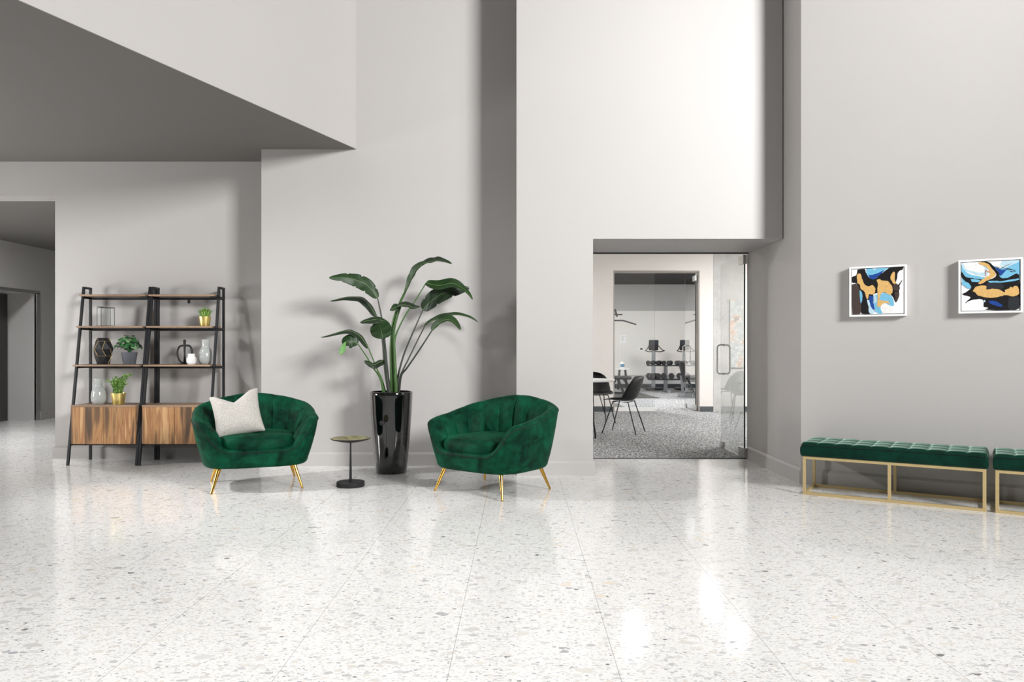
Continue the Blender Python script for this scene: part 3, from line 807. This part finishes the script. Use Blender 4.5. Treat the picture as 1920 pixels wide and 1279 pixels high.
# glass and wire lantern
r = empty('glass_lantern', (P(198.4,609,7.79).x, 7.79, 1.3755), R_(45), 'clear glass box lantern with thin black frame on the upper left shelf', 'lantern')
w_, h_ = .062, .189
fr = MB()
for sx in (-1,1):
    for sy in (-1,1): fr.beam((sx*w_, sy*w_, 0), (sx*w_, sy*w_, h_), .005, .005)
for z in (.003, h_-.002):
    for sx in (-1,1): fr.beam((sx*w_, -w_, z), (sx*w_, w_, z), .005, .005); fr.beam((-w_, sx*w_, z), (w_, sx*w_, z), .005, .005, (0,1,0))
fr.build('frame', BLACKM, r)
gp = MB()
for sx in (-1,1): gp.box(sx*w_-.001, sx*w_+.001, -w_+.003, w_-.003, .006, h_-.005); gp.box(-w_+.003, w_-.003, sx*w_-.001, sx*w_+.001, .006, h_-.005)
gp.build('glass_panes', GLASS, r)
MB().box(-w_-.03, -w_+.05, -.045, .045, h_+.001, h_+.004, Matrix.Rotation(R_(4),4,'Y')).build('lid', mat('dark_glass_lid', srgb(90,100,98), .15), r)
# black sculpture
r = empty('sculpture', (P(346,683,7.80).x, 7.80, .9885), 0, 'black abstract figure sculpture with two looping arms on the shelf', 'sculpture')
pf = lambda x, y: Vector(((x-565)/7.524*7.8/F, 0, (1143-y)/7.524*7.8/F))
sb = MB(); sb.tube([pf(566,1138), pf(566,1000), pf(566,870), pf(566,845)], [.013,.0095,.011,.012], 14)
sb.tube(catmull([pf(560,880), pf(520,882), pf(485,905), pf(465,960), pf(467,1020), pf(490,1085), pf(530,1118), pf(560,1125)], 6), .0095, 12)
sb.tube(catmull([pf(570,880), pf(620,880), pf(650,900), pf(667,950), pf(668,1010), pf(650,1080), pf(610,1118), pf(572,1125)], 6), .0105, 12)
sb.build('figure_body', MATTEB, r, smooth=True)
MB().lathe([(0,0),(.052,0),(.054,.006),(.05,.009),(0,.010)], 40).build('base', MATTEB, r, smooth=True, ang=40)
sb = MB(); sb.lathe([(0,.206),(.011,.207),(.014,.212),(.012,.220),(.013,.226),(.0155,.235),(.0125,.246),(0,.251)], 24); sb.build('head', MATTEB, r, smooth=True)
# white faceted vase
r = empty('white_vase', (P(359,683,7.72).x, 7.72, .9885), 0, 'small white faceted vase in front of the black sculpture', 'vase')
MB().lathe([(0,0),(.034,0),(.046,.018),(.046,.062),(.036,.078),(.033,.082),(.035,.108),(.031,.108),(.029,.085),(0,.08)], 8, M=Matrix.Rotation(R_(22.5),4,'Z')).build('vase_body', WHITEC, r)

# ------------------------------------------------------------------ benches
def bench(name, s0, label):
    """front-left foot on the bench line; local x along, local y back to the wall"""
    o0 = Vector((2.243, 6.064, 0))
    d = WD; loc = o0+d*s0
    r = empty(name, loc, -A, label, 'bench', 'green tufted benches on gold frames')
    W, D, Hh, T = 1.24, .42, .303, .022
    def fb(nm, *boxes):
        b_ = MB()
        for q_ in boxes: b_.box(*q_)
        b_.build(nm, SGOLD, r, bevel=.0015)
    for x in (0, W-T):
        for y in (0, D-T): fb('leg', (x, x+T, y, y+T, T, Hh-T))
    for y in (0, D-T): fb('center_post', (W/2-T/2, W/2+T/2, y, y+T, T, Hh-T))
    fb('bottom_rail', (0, W, 0, T, 0, T), (0, W, D-T, D, 0, T), (0, T, T, D-T, 0, T), (W-T, W, T, D-T, 0, T))
    fb('top_rail', (0, W, 0, T, Hh-T, Hh), (0, W, D-T, D, Hh-T, Hh), (0, T, T, D-T, Hh-T, Hh), (W-T, W, T, D-T, Hh-T, Hh))
    # cushion
    NX, NY = 10, 3; nx, ny = NX*12, NY*12
    x0, x1, y0, y1 = -.012, W+.012, -.012, D+.005; z0, zt = Hh+.001, Hh+.105
    def top(i, j):
        u_, v_ = i/nx, j/ny; x = lerp(x0, x1, u_); y = lerp(y0, y1, v_)
        fu, fv_ = (u_*NX) % 1, (v_*NY) % 1
        cu_ = 1-abs(2*fu-1) if 0 < i < nx else 0; cv = 1-abs(2*fv_-1) if 0 < j < ny else 0
        pu, pv = math.sin(PI*fu) , math.sin(PI*fv_)
        z = zt+.009*(pu**.35 if pu > 0 else 0)*(.5+.5*(abs(pv)**.4)) - .004*math.exp(-(min(fv_,1-fv_)/.08)**2)
        ex = min(u_, 1-u_)*(x1-x0); ey = min(v_, 1-v_)*(y1-y0); R0 = .022
        for e_ in (ex, ey):
            if e_ < R0: z -= (R0-math.sqrt(max(0, R0*R0-(R0-e_)**2)))*.8
        return Vector((x, y, z))
    cb = MB(); g = cb.grid(top, nx+1, ny+1)
    loop = [g[i][0] for i in range(nx+1)]+[g[nx][j] for j in range(1, ny+1)]+[g[i][ny] for i in range(nx-1, -1, -1)]+[g[0][j] for j in range(ny-1, 0, -1)]
    prev = loop
    cx_, cy_ = (x0+x1)/2, (y0+y1)/2
    for z, o_ in ((Hh+.07, .004), (Hh+.03, .004), (Hh+.008, 0), (z0, -.008)):
        nw = []
        for v in loop:
            dx = (1 if v.co.x > x1-1e-5 else -1 if v.co.x < x0+1e-5 else 0); dy = (1 if v.co.y > y1-1e-5 else -1 if v.co.y < y0+1e-5 else 0)
            nw.append(cb.bm.verts.new((v.co.x+dx*o_, v.co.y+dy*o_, z)))
        for k_ in range(len(loop)): cb._face([prev[k_], prev[(k_+1) % len(loop)], nw[(k_+1) % len(loop)], nw[k_]])
        prev = nw
    cb._face(prev)
    cb.build('seat_cushion', BVELVET, r, smooth=True, ang=60)
    sm = MB()
    sm.tube([(x0+.01, y0-.004, Hh+.088), (x1-.01, y0-.004, Hh+.088)], .002, 6)
    sm.build('cushion_seam', PIPE, r)
    return r
bench('bench', 0, 'long green tufted velvet bench on a gold frame, below the paintings')
bench('bench', 1.295, 'green tufted velvet bench cut off by the right edge of the photo')

# ------------------------------------------------------------------ paintings
def on_wall(px, py, off):
    d = Vector(((px-CX)/F, 1, (CY-py)/F)); p0 = WC+WN*off
    n_ = WN; cam_ = Vector((0, 0, EYE)); t = (p0-cam_).dot(n_)/d.dot(n_); return cam_+d*t
def painting(name, quad, label, shapes, src):
    off = .058
    c = [on_wall(x, y, off) for x, y in quad]     # TL TR BL BR
    s0 = ((c[0]-WC).dot(WD)+(c[2]-WC).dot(WD))/2; s1 = ((c[1]-WC).dot(WD)+(c[3]-WC).dot(WD))/2
    z1 = (c[0].z+c[1].z)/2; z0 = (c[2].z+c[3].z)/2
    W, Hh = s1-s0, z1-z0
    loc = WC+WD*s0+WN*.002; loc.z = z0
    r = empty(name, loc, -A, label, 'painting', 'framed abstract paintings')
    # local: x along wall, -y towards the room
    f = .014
    fb = MB(); D = -(off-.002)
    for bx in ((0, f, D, 0, 0, Hh), (W-f, W, D, 0, 0, Hh), (f, W-f, D, 0, 0, f), (f, W-f, D, 0, Hh-f, Hh)): fb.box(*bx)
    fb.build('frame', WHITEP, r)
    MB().box(f, W-f, D+.028, -.001, f, Hh-f).build('shadow_gap', MATTEB, r)
    g_ = f+.005; yb = D+.006
    cb = MB(); cb.box(g_, W-g_, yb, D+.0275, g_, Hh-g_)
    (sx0, sy0, sx1, sy1) = src; w2, h2 = W-2*g_, Hh-2*g_
    mats = [mat('paint_white', srgb(240, 240, 238), .4)]
    idx = {}
    rnd = random.Random(3)
    for n_i, (colr, pts) in enumerate(shapes):
        if colr not in idx:
            idx[colr] = len(mats)
            mm = mat('paint_%d_%d_%d' % colr, srgb(*colr), .38); tt = NT(mm); nn = tt.noise(tt.coord(), 60, 4, .6, 1)
            dk = srgb(*[int(v*.78) for v in colr]); tt.color(tt.mix(nn.outputs['Fac'], srgb(*[min(255, int(v*1.06)) for v in colr]), dk)); tt.bump(nn.outputs['Fac'], .4, .002)
            mats.append(mm)
        cb.mi = idx[colr]
        P_ = catmull([Vector((x, y, 0)) for x, y in pts+[pts[0]]], 3)[:-1]
        vs = []
        yy = yb-.00018*(n_i+1)
        for p in P_:
            u_ = (p.x-sx0)/(sx1-sx0)+rnd.uniform(-.005,.005); v_ = 1-(p.y-sy0)/(sy1-sy0)+rnd.uniform(-.005,.005)
            u_ = min(1, max(0, u_)); v_ = min(1, max(0, v_))
            vs.append((g_+u_*w2, yy, g_+v_*h2))
        ring = [cb.bm.verts.new(p) for p in vs]
        for tri in tessellate_polygon([[Vector((p[0], p[2], 0)) for p in vs]]):
            a_, b_, c_ = (vs[t_i] for t_i in tri)
            cr = (b_[0]-a_[0])*(c_[2]-a_[2])-(b_[2]-a_[2])*(c_[0]-a_[0])
            tri = tri if cr > 0 else tri[::-1]
            cb._face([ring[t_i] for t_i in tri])
    o = cb.build('canvas', mats, r, recalc=False)
    return r
BK, OC, LB, DB, BR, PB = (22,20,22), (222,180,112), (120,190,222), (30,70,150), (72,60,56), (190,218,232)
painting('framed_painting', [(1591.9,501.5),(1699.4,495.5),(1593.1,594.3),(1700,591.6)], 'white-framed abstract painting, the left one, with a light blue patch at its top edge',
  [(BR, [(155,520),(230,500),(300,600),(325,800),(320,1075),(160,1090)]),
   (BK, [(255,235),(400,232),(430,320),(560,420),(700,340),(830,250),(950,205),(1100,205),(1105,270),(1030,310),(1000,430),(975,560),(1020,620),(1040,760),(975,880),(900,740),(760,690),(600,700),(560,740),(560,900),(600,980),(560,1070),(340,1078),(335,860),(300,600),(230,500),(158,480),(160,370),(235,340)]),
   (LB, [(425,215),(700,205),(940,200),(820,250),(725,320),(640,390),(560,432),(490,400),(440,330)]),
   (DB, [(470,345),(530,350),(600,335),(700,300),(760,270),(725,325),(640,392),(560,434),(495,405)]),
   (PB, [(540,215),(620,210),(600,260),(560,250)]),
   (LB, [(300,620),(345,680),(355,780),(330,880),(310,800)]),
   (PB, [(440,810),(510,830),(560,900),(590,980),(570,1070),(490,1070),(470,950)]),
   (DB, [(480,740),(560,760),(560,880),(600,940),(560,1010),(500,900)]),
   (LB, [(560,740),(640,720),(800,700),(900,760),(950,900),(900,950),(760,880),(750,1060),(640,1070),(590,1000),(570,880)]),
   (PB, [(570,760),(610,740),(620,860),(590,880)]),
   ((240,238,236), [(720,900),(830,920),(930,960),(900,1060),(740,1070),(700,980)]),
   (OC, [(250,340),(290,310),(330,340),(360,440),(400,520),(470,560),(540,540),(595,590),(595,670),(545,720),(480,710),(470,790),(430,790),(395,660),(330,610),(300,520),(260,490)]),
   (OC, [(620,450),(680,430),(720,465),(830,480),(900,560),(925,650),(900,720),(860,740),(790,685),(720,700),(690,760),(690,830),(840,850),(860,900),(760,880),(680,960),(630,930),(640,780),(640,600),(650,520)]),
   (OC, [(890,370),(930,315),(965,340),(960,440),(985,540),(940,530),(900,480),(882,430)]),
   (BR, [(930,560),(980,530),(1040,580),(1050,640),(1000,670),(940,640)]),
   (BK, [(1010,570),(1085,480),(1088,492),(1030,590)]),
   (BR, [(950,680),(1030,690),(1035,780),(985,880),(965,800)])],
  (155, 230, 1125, 1085))
painting('framed_painting', [(1796.3,489.5),(1918,481),(1798,588.5),(1918,585)], 'white-framed abstract painting, the right one, with a long ochre band across black',
  [(LB, [(205,240),(330,400),(600,480),(800,500),(640,560),(380,540),(400,660),(330,700),(215,540)]),
   (PB, [(215,200),(550,200),(700,330),(700,470),(480,440),(330,380),(230,300)]),
   ((242,241,239), [(240,205),(540,200),(640,300),(640,400),(460,380),(300,320)]),
   (LB, [(800,260),(900,330),(1050,330),(1310,210),(1310,480),(1000,520),(900,460)]),
   (PB, [(980,180),(1310,150),(1310,230),(1080,310),(960,300)]),
   (BK, [(210,375),(290,470),(420,500),(560,525),(760,540),(880,450),(800,340),(700,250),(580,205),(700,200),(800,260),(900,400),(960,510),(1100,520),(1300,475),(1305,1095),(700,1105),(730,1060),(640,1045),(630,930),(560,900),(380,920),(270,975),(360,890),(370,850),(215,800),(300,760),(400,670),(330,590),(215,480)]),
   (LB, [(390,515),(560,540),(540,575),(420,570)]),
   (LB, [(720,570),(860,565),(960,580),(1100,560),(1280,540),(1300,560),(1180,590),(980,600),(760,595)]),
   ((44,46,50), [(700,600),(900,600),(1000,640),(980,720),(700,720)]),
   ((44,46,50), [(1110,890),(1300,880),(1300,1090),(1110,1090)]),
   (OC, [(540,210),(640,215),(740,260),(800,350),(870,440),(800,510),(700,560),(600,610),(530,610),(570,560),(680,490),(760,440),(720,330),(640,270),(570,245)]),
   (OC, [(430,740),(470,680),(560,645),(680,650),(690,720),(800,715),(930,725),(1030,790),(1040,740),(1120,720),(1130,690),(1190,700),(1210,675),(1270,680),(1305,780),(1280,840),(1180,865),(1060,835),(960,860),(830,880),(640,860),(530,830),(480,780)]),
   (DB, [(725,935),(850,940),(960,1000),(990,1045),(860,1030),(760,990)]),
   (PB, [(640,920),(670,930),(665,960),(640,955)]),
   (DB, [(820,290),(930,420),(960,480),(1060,380),(1120,350),(1000,370),(930,340)]),
   (BK, [(740,240),(860,370),(940,470),(950,462),(870,360),(750,235)]),
   (BK, [(940,350),(1060,345),(1180,370),(1240,405),(1200,420),(1120,395),(1118,388),(1200,410),(1228,403),(1170,378),(1060,353),(942,358)]),
   (BK, [(860,290),(960,330),(1060,300),(1140,260),(1062,308),(960,340),(860,297)]),
   ((200,120,60), [(676,350),(684,350),(684,470),(676,470)]), ((200,120,60), [(690,360),(755,405),(750,412),(688,368)]),
   (LB, [(215,560),(330,580),(395,660),(340,690),(230,620)])],
  (205, 200, 1315, 1115))

# ------------------------------------------------------------------ inner room: table, chairs, art
TX, TY = .79, 9.92
r = empty('round_table', (TX, TY, 0), 0, 'round white-topped table at the left edge of the doorway', 'table')
MB().lathe([(0,.722),(.435,.722),(.447,.729),(.45,.742),(.445,.745),(0,.745)], 64).build('tabletop', WHITEP, r, smooth=True, ang=40)
for a in (-50, 40, 130, 220):
    a = R_(a); MB().tube([(.16*math.cos(a), .16*math.sin(a), .725), (.28*math.cos(a), .28*math.sin(a), 0)], .011, 10).build('leg', BLACKM, r, smooth=True)
def shell_chair(name, loc, rz, label):
    r = empty(name, loc, rz, label, 'chair', 'black shell chairs in the inner room')
    # facing -y ; seat .44 high
    prof = [(-.235, .445, .17), (-.21, .458, .21), (-.12, .448, .235), (0, .435, .245), (.10, .44, .25), (.165, .475, .25), (.20, .54, .245), (.235, .63, .23), (.262, .71, .19), (.275, .755, .11), (.278, .768, .03)]
    pr = catmull([Vector(p) for p in prof], 4); NU = 13
    sh = MB()
    def f(i, j):
        y, z, w = pr[i]; u_ = -1+2*j/(NU-1)
        back = sstep(.02, .18, y); zz = z+(1-back)*.05*abs(u_)**3*sstep(-.22, 0, y); yy = y-.10*back*abs(u_)**2.2
        zz += .06*back*abs(u_)**2*(1-sstep(.5, .74, z))
        return Vector((w*u_, yy, zz))
    sh.grid(f, len(pr), NU)
    o = sh.build('seat_shell', BLACKP, r, smooth=True)
    so = o.modifiers.new('solid', 'SOLIDIFY'); so.thickness = .008; so.offset = 0
    for sx in (-1, 1):
        for y0, y1 in ((-.10, -.235), (.10, .235)):
            MB().tube([(sx*.15, y0, .43), (sx*.165, y0*1.1, .405), (sx*.235, y1, 0)], .0075, 8).build('leg', BLACKM, r, smooth=True)
    MB().tube([(-.16,-.11,.425),(.16,-.11,.425),(.16,.11,.425),(-.16,.11,.425)], .006, 8, closed=True).build('seat_frame', BLACKM, r, smooth=True)
    return r
shell_chair('shell_chair', (1.425, 10.43, 0), R_(-114), 'black shell chair on thin metal legs in full view in the doorway')
shell_chair('shell_chair', (1.19, 11.85, 0), R_(12), 'black shell chair right behind the round table')
shell_chair('shell_chair', (1.13, 12.75, 0), R_(150), 'farthest black shell chair, only its backrest top seen over the other chair')

def artmat():
    m = mat('bubble_art', (1,1,1,1), .6); t = NT(m); v = t.coord()
    vo = t.n('ShaderNodeTexVoronoi'); t.val(vo, Scale=15); t.link(v, vo.inputs['Vector'])
    n = t.noise(v, 3.2, 3, .6, .5)
    c = t.ramp(n.outputs['Fac'], [(.34, srgb(150,142,138)), (.41, srgb(216,180,156)), (.46, srgb(196,198,194)), (.6, srgb(176,188,194)), (.7, srgb(222,222,216))])
    ring = t.ramp(vo.outputs['Distance'], [(.22, (0,0,0,1)), (.3, (1,1,1,1)), (.36, (1,1,1,1)), (.42, (0,0,0,1))])
    t.color(t.mix(t.math('MULTIPLY', ring, .8), c, srgb(238,234,226))); return m
r = empty('wall_art', (3.91, YI-.007, 1.22), 0, 'tall abstract picture of pale rings and rust tones on the concrete wall', 'picture')
MB().box(-.12, .12, -.03, 0, -.43, .79).build('canvas', artmat(), r)

# ------------------------------------------------------------------ gym
def dumbbell(name, loc, rz, s_, label, grp):
    r = empty(name, loc, rz, label, 'dumbbell', grp)
    for sy in (-1, 1):
        n = 8; M_ = Matrix.Translation((0, sy*.085*s_, 0)) @ Matrix.Rotation(PI/2, 4, 'X')
        MB().lathe([(0,-.036*s_),(.046*s_,-.036*s_),(.057*s_,-.026*s_),(.057*s_,.026*s_),(.046*s_,.036*s_),(0,.036*s_)], 14, M=M_).build('weight_head', DGREY, r)
    MB().tube([(0,-.06*s_,0),(0,.06*s_,0)], .015, 10).build('grip', STEEL, r, smooth=True)
    return r
YR = 19.6
r = empty('dumbbell_rack', (P(1262,700,YR).x, YR, 0), 0, 'two-tier dumbbell rack standing across the back of the gym', 'rack')
xr0 = P(1214,700,YR).x-r.location.x; xr1 = P(1322,700,YR).x-r.location.x
for z, yy in ((.70, 0), (.35, -.12)):
    MB().box(xr0, xr1, yy-.16, yy+.16, z-.03, z, Matrix.Translation((0,0,0))).build('tray', DGREY, r)
for px in (1250, 1316):
    x = P(px,700,YR).x-r.location.x
    MB().beam((x, .14, .05), (x, .14, .66), .09, .06).beam((x, -.0, .30), (x, .14, .30), .05, .05).build('upright', GREYMET, r)
    MB().box(x-.04, x+.04, -.35, .3, 0.002, .06).build('foot', GREYMET, r)
dz = 0
for i, px in enumerate((1219, 1229.5, 1240.5, 1255.5, 1270.5, 1284, 1300, 1311)):
    s_ = .98; dumbbell('dumbbell', (P(px,680,YR).x, YR-.02, .70+.057*s_), R_(-28 if i > 2 else 30), s_, ['black dumbbell at the far left of the upper tray', 'second black dumbbell from the left on the upper tray', 'third black dumbbell from the left on the upper tray', 'fourth black dumbbell from the left on the upper tray', 'fifth black dumbbell from the left on the upper tray', 'black dumbbell on the upper tray just left of the bench frame', 'black dumbbell on the upper tray behind the glass door handle', 'black dumbbell at the far right of the upper tray'][i], 'dumbbells on the upper tray')
for i, px in enumerate((1217, 1229, 1242, 1256.5, 1271.5, 1287)):
    s_ = 1.28; dumbbell('dumbbell', (P(px,706,YR).x, YR-.155, .35+.057*s_), R_(-10 if i > 1 else 10), s_, ['large black dumbbell at the far left of the lower tray', 'second large black dumbbell from the left on the lower tray', 'third large black dumbbell from the left on the lower tray', 'fourth large black dumbbell from the left on the lower tray', 'fifth large black dumbbell from the left on the lower tray', 'large black dumbbell at the far right of the lower tray'][i], 'large dumbbells on the lower tray')
def cardio(name, px, Y, label):
    c = P(px, 650, Y)
    r = empty(name, (c.x, Y, 0), 0, label, 'exercise machine', 'cardio machines behind the dumbbell rack')
    k_ = Y/F
    M_ = Matrix.Translation((0,0,1.215)) @ Matrix.Rotation(R_(12),4,'X')
    MB().prism([(-9*k_,-.03),(9*k_,-.03),(9*k_,.05),(-9*k_,.05)], -.15, .13, M_).build('console', DGREY, r, bevel=.02)
    MB().box(-7.5*k_, 7.5*k_, -.038, -.031, .02, .11, M_).build('screen', mat('console_screen', srgb(60,66,74), .15), r)
    MB().beam((0, .05, .04), (0, .02, 1.04), .10, .07).build('column', GREYMET, r, bevel=.01)
    for sx in (-1, 1): MB().tube(catmull([(sx*.12, 0, 1.2), (sx*.20, -.12, 1.09), (sx*.25, -.22, 1.06), (sx*.12, -.1, 1.03), (0, 0, 1.06)], 5), .012, 8).build('handle', BLACKP, r, smooth=True)
    MB().box(-.25, .25, -.25, .2, .002, .07).build('base', DGREY, r, bevel=.02)
    return r
cardio('cardio_machine', 1225.5, 20.6, 'cardio machine console on a pale column, left of the pair behind the rack')
cardio('cardio_machine', 1284, 20.6, 'cardio machine console on a pale column, right of the pair behind the rack')
# adjustable bench
def relP(px, py, Y, org): return P(px, py, Y)-Vector(org)
og = (P(1288,740,17.7).x, 17.7, 0)
r = empty('weight_bench', og, 0, 'adjustable weight bench with black pad and steel frame in front of the rack', 'exercise bench')
Mp = Matrix.Translation((-.09, -.05, .60)) @ Matrix.Rotation(R_(-14), 4, 'Y')
MB().box(-.05, .05, -.14, .14, -.25, .24, Mp).build('back_pad', BLACKP, r, bevel=.03)
MB().box(-.02, .30, -.14, .14, .36, .43).build('seat_pad', BLACKP, r, bevel=.03)
fr = MB(); fr.beam((-.02, 0, .07), (.02, 0, .37), .06, .06).beam((.22, 0, .05), (.05, 0, .36), .05, .05).beam((-.08, .05, .08), (-.12, .05, .5), .05, .04)
fr.build('frame', GREYMET, r)
MB().box(-.20, .12, -.06, .06, .002, .085).build('foot', GREYMET, r, bevel=.01)
MB().box(.16, .5, -.05, .05, .002, .06).build('foot', GREYMET, r, bevel=.01)
# machine at right edge behind the door
og = (P(1309,700,17.0).x, 17.0, 0)
r = empty('weight_stack_tower', og, 0, 'dark weight stack tower at the right edge of the gym entrance', 'exercise machine')
MB().box(-.03, .4, -.15, .15, .002, 1.36).build('tower_frame', DGREY, r, bevel=.01)
pl = MB()
for i in range(12): pl.box(.0, .34, -.17, -.151, .15+i*.08, .15+i*.08+.06)
pl.build('weight_plates', BLACKM, r)
# flat bench left
og = (P(1166,735,18.4).x, 18.4, .0125)
r = empty('flat_bench', og, 0, 'flat exercise bench with splayed legs at the left of the gym', 'exercise bench')
MB().box(-.35, .22, -.14, .14, .37, .45).build('seat_pad', DGREY, r, bevel=.03)
fr = MB(); fr.beam((-.1, 0, .38), (.05, 0, .02), .06, .05).beam((.04, 0, .38), (.3, 0, .03), .05, .05).beam((-.15, 0, .38), (-.3, 0, .03), .05, .05).box(-.34, .35, -.03, .03, .03, .07)
fr.build('frame', DGREY, r)
MB().box(-.33, -.27, -.2, .2, .002, .05).build('foot', DGREY, r); MB().box(.28, .34, -.2, .2, .002, .05).build('foot', DGREY, r)
# stool with canister
og = (P(1167,703,20.9).x, 20.9, 0)
zt = P(0,690.5,20.9).z
r = empty('stool', og, 0, 'small stool with dark legs standing at the back gym wall', 'stool')
MB().lathe([(0,zt-.04),(.19,zt-.04),(.2,zt-.03),(.2,zt),(0,zt)], 32).build('stool_seat', WHITEP, r, smooth=True, ang=40)
for a in (45, 135, 225, 315):
    a = R_(a); MB().tube([(.11*math.cos(a), .11*math.sin(a), zt-.04), (.17*math.cos(a), .17*math.sin(a), 0.001)], .018, 8).build('leg', MATTEB, r, smooth=True)
r = empty('wipes_canister', (og[0], og[1], zt+.001), 0, 'white and blue wipes canister standing on the stool', 'canister')
MB().lathe([(0,0),(.055,0),(.055,.15),(0,.15)], 24).build('canister_body', WHITEP, r, smooth=True, ang=40)
MB().lathe([(.056,.03),(.056,.11)], 24).build('canister_label', mat('canister_blue', srgb(90,130,160), .4), r, smooth=True)
MB().lathe([(0,.15),(.05,.15),(.045,.175),(0,.18)], 24).build('canister_lid', WHITEP, r, smooth=True, ang=40)
# lat bar
og = (P(1150,605,17.5).x, 17.5, P(0,608,17.5).z)
r = empty('pulldown_bar', (og[0], og[1], og[2]), 0, 'dark angled pull-down bar hanging at the left of the gym', 'pulldown bar')
q_ = [relP(1128,607.5,17.5,og), relP(1168,601.3,17.5,og), relP(1194,608,17.5,og)]
MB().tube([relP(1120,608,17.5,og), relP(1130,601,17.5,og), relP(1168,601,17.5,og), relP(1193,608.5,17.5,og)], .018, 10).build('bar', DGREY, r, smooth=True)
og2 = (P(1140,590,17.6).x, 17.6, 0)
r = empty('cable_machine', og2, 0, 'dark cable machine arm showing at the left edge of the gym glass', 'exercise machine')
MB().beam((-.35, .3, .0), (-.35, .3, 2.3), .1, .1).beam((-.35, .3, 2.3), (.1, 0, 2.2), .07, .07).build('frame', DGREY, r)
MB().beam(relP(1150,590,17.6,og2), relP(1167,590,17.6,og2), .03, .03, (0,1,0)).beam(relP(1153,580,17.6,og2), relP(1157,594,17.6,og2), .05, .04, (0,1,0)).beam((.1,0,2.2),(.1,0,1.88),.02,.02).build('pulley_arm', DGREY, r)
MB().tube([relP(1140,598,17.5,og2), (.1,0,1.9)], .006, 6).build('cable', BLACKM, r)
# notices
nz = P(1168,635.5,YG-.02)
r = empty('wall_notice', (nz.x, YG-.021, nz.z), 0, 'white paper notice with grey lines on the back gym wall', 'notice')
MB().box(-.08, .08, -.004, 0, -.11, .11).build('paper', mat('paper_white', srgb(250,250,250), .8), r)
ln = MB()
for i in range(6): ln.box(-.055, .055-(i % 3)*.015, -.0055, -.0041, .07-i*.028, .077-i*.028)
ln.build('print_lines', mat('print_grey', srgb(170,170,170), .8), r)
nz = P(1202.3,654.3,YG-.02)
r = empty('thermostat', (nz.x, YG-.021, nz.z), 0, 'small dark-faced thermostat on the back gym wall', 'thermostat')
MB().box(-.05, .05, -.02, 0, -.035, .035).build('thermostat_body', WHITEP, r, bevel=.004)
MB().box(-.032, .032, -.022, -.0201, -.022, .022).build('display', DGREY, r)
# rubber mats
def mat_floor(name, pts, label):
    c = [P(x, y, 1679.6/(y-650)) for x, y in pts]
    o = MB().prism([(p.x, p.y) for p in c], .0015, .012).build(name, mat('rubber_mat', srgb(66, 64, 62), .8)); tag(o, label, 'mat', 'rubber floor mats')
mat_floor('rubber_mat', [(1140,747),(1236,747),(1197,736.5),(1140,736.5)], 'dark rubber floor mat under the flat exercise bench')
mat_floor('rubber_mat', [(1130,765.3),(1173,765.3),(1158,757.5),(1130,757.5)], 'dark rubber floor mat just behind the fixed glass panel')
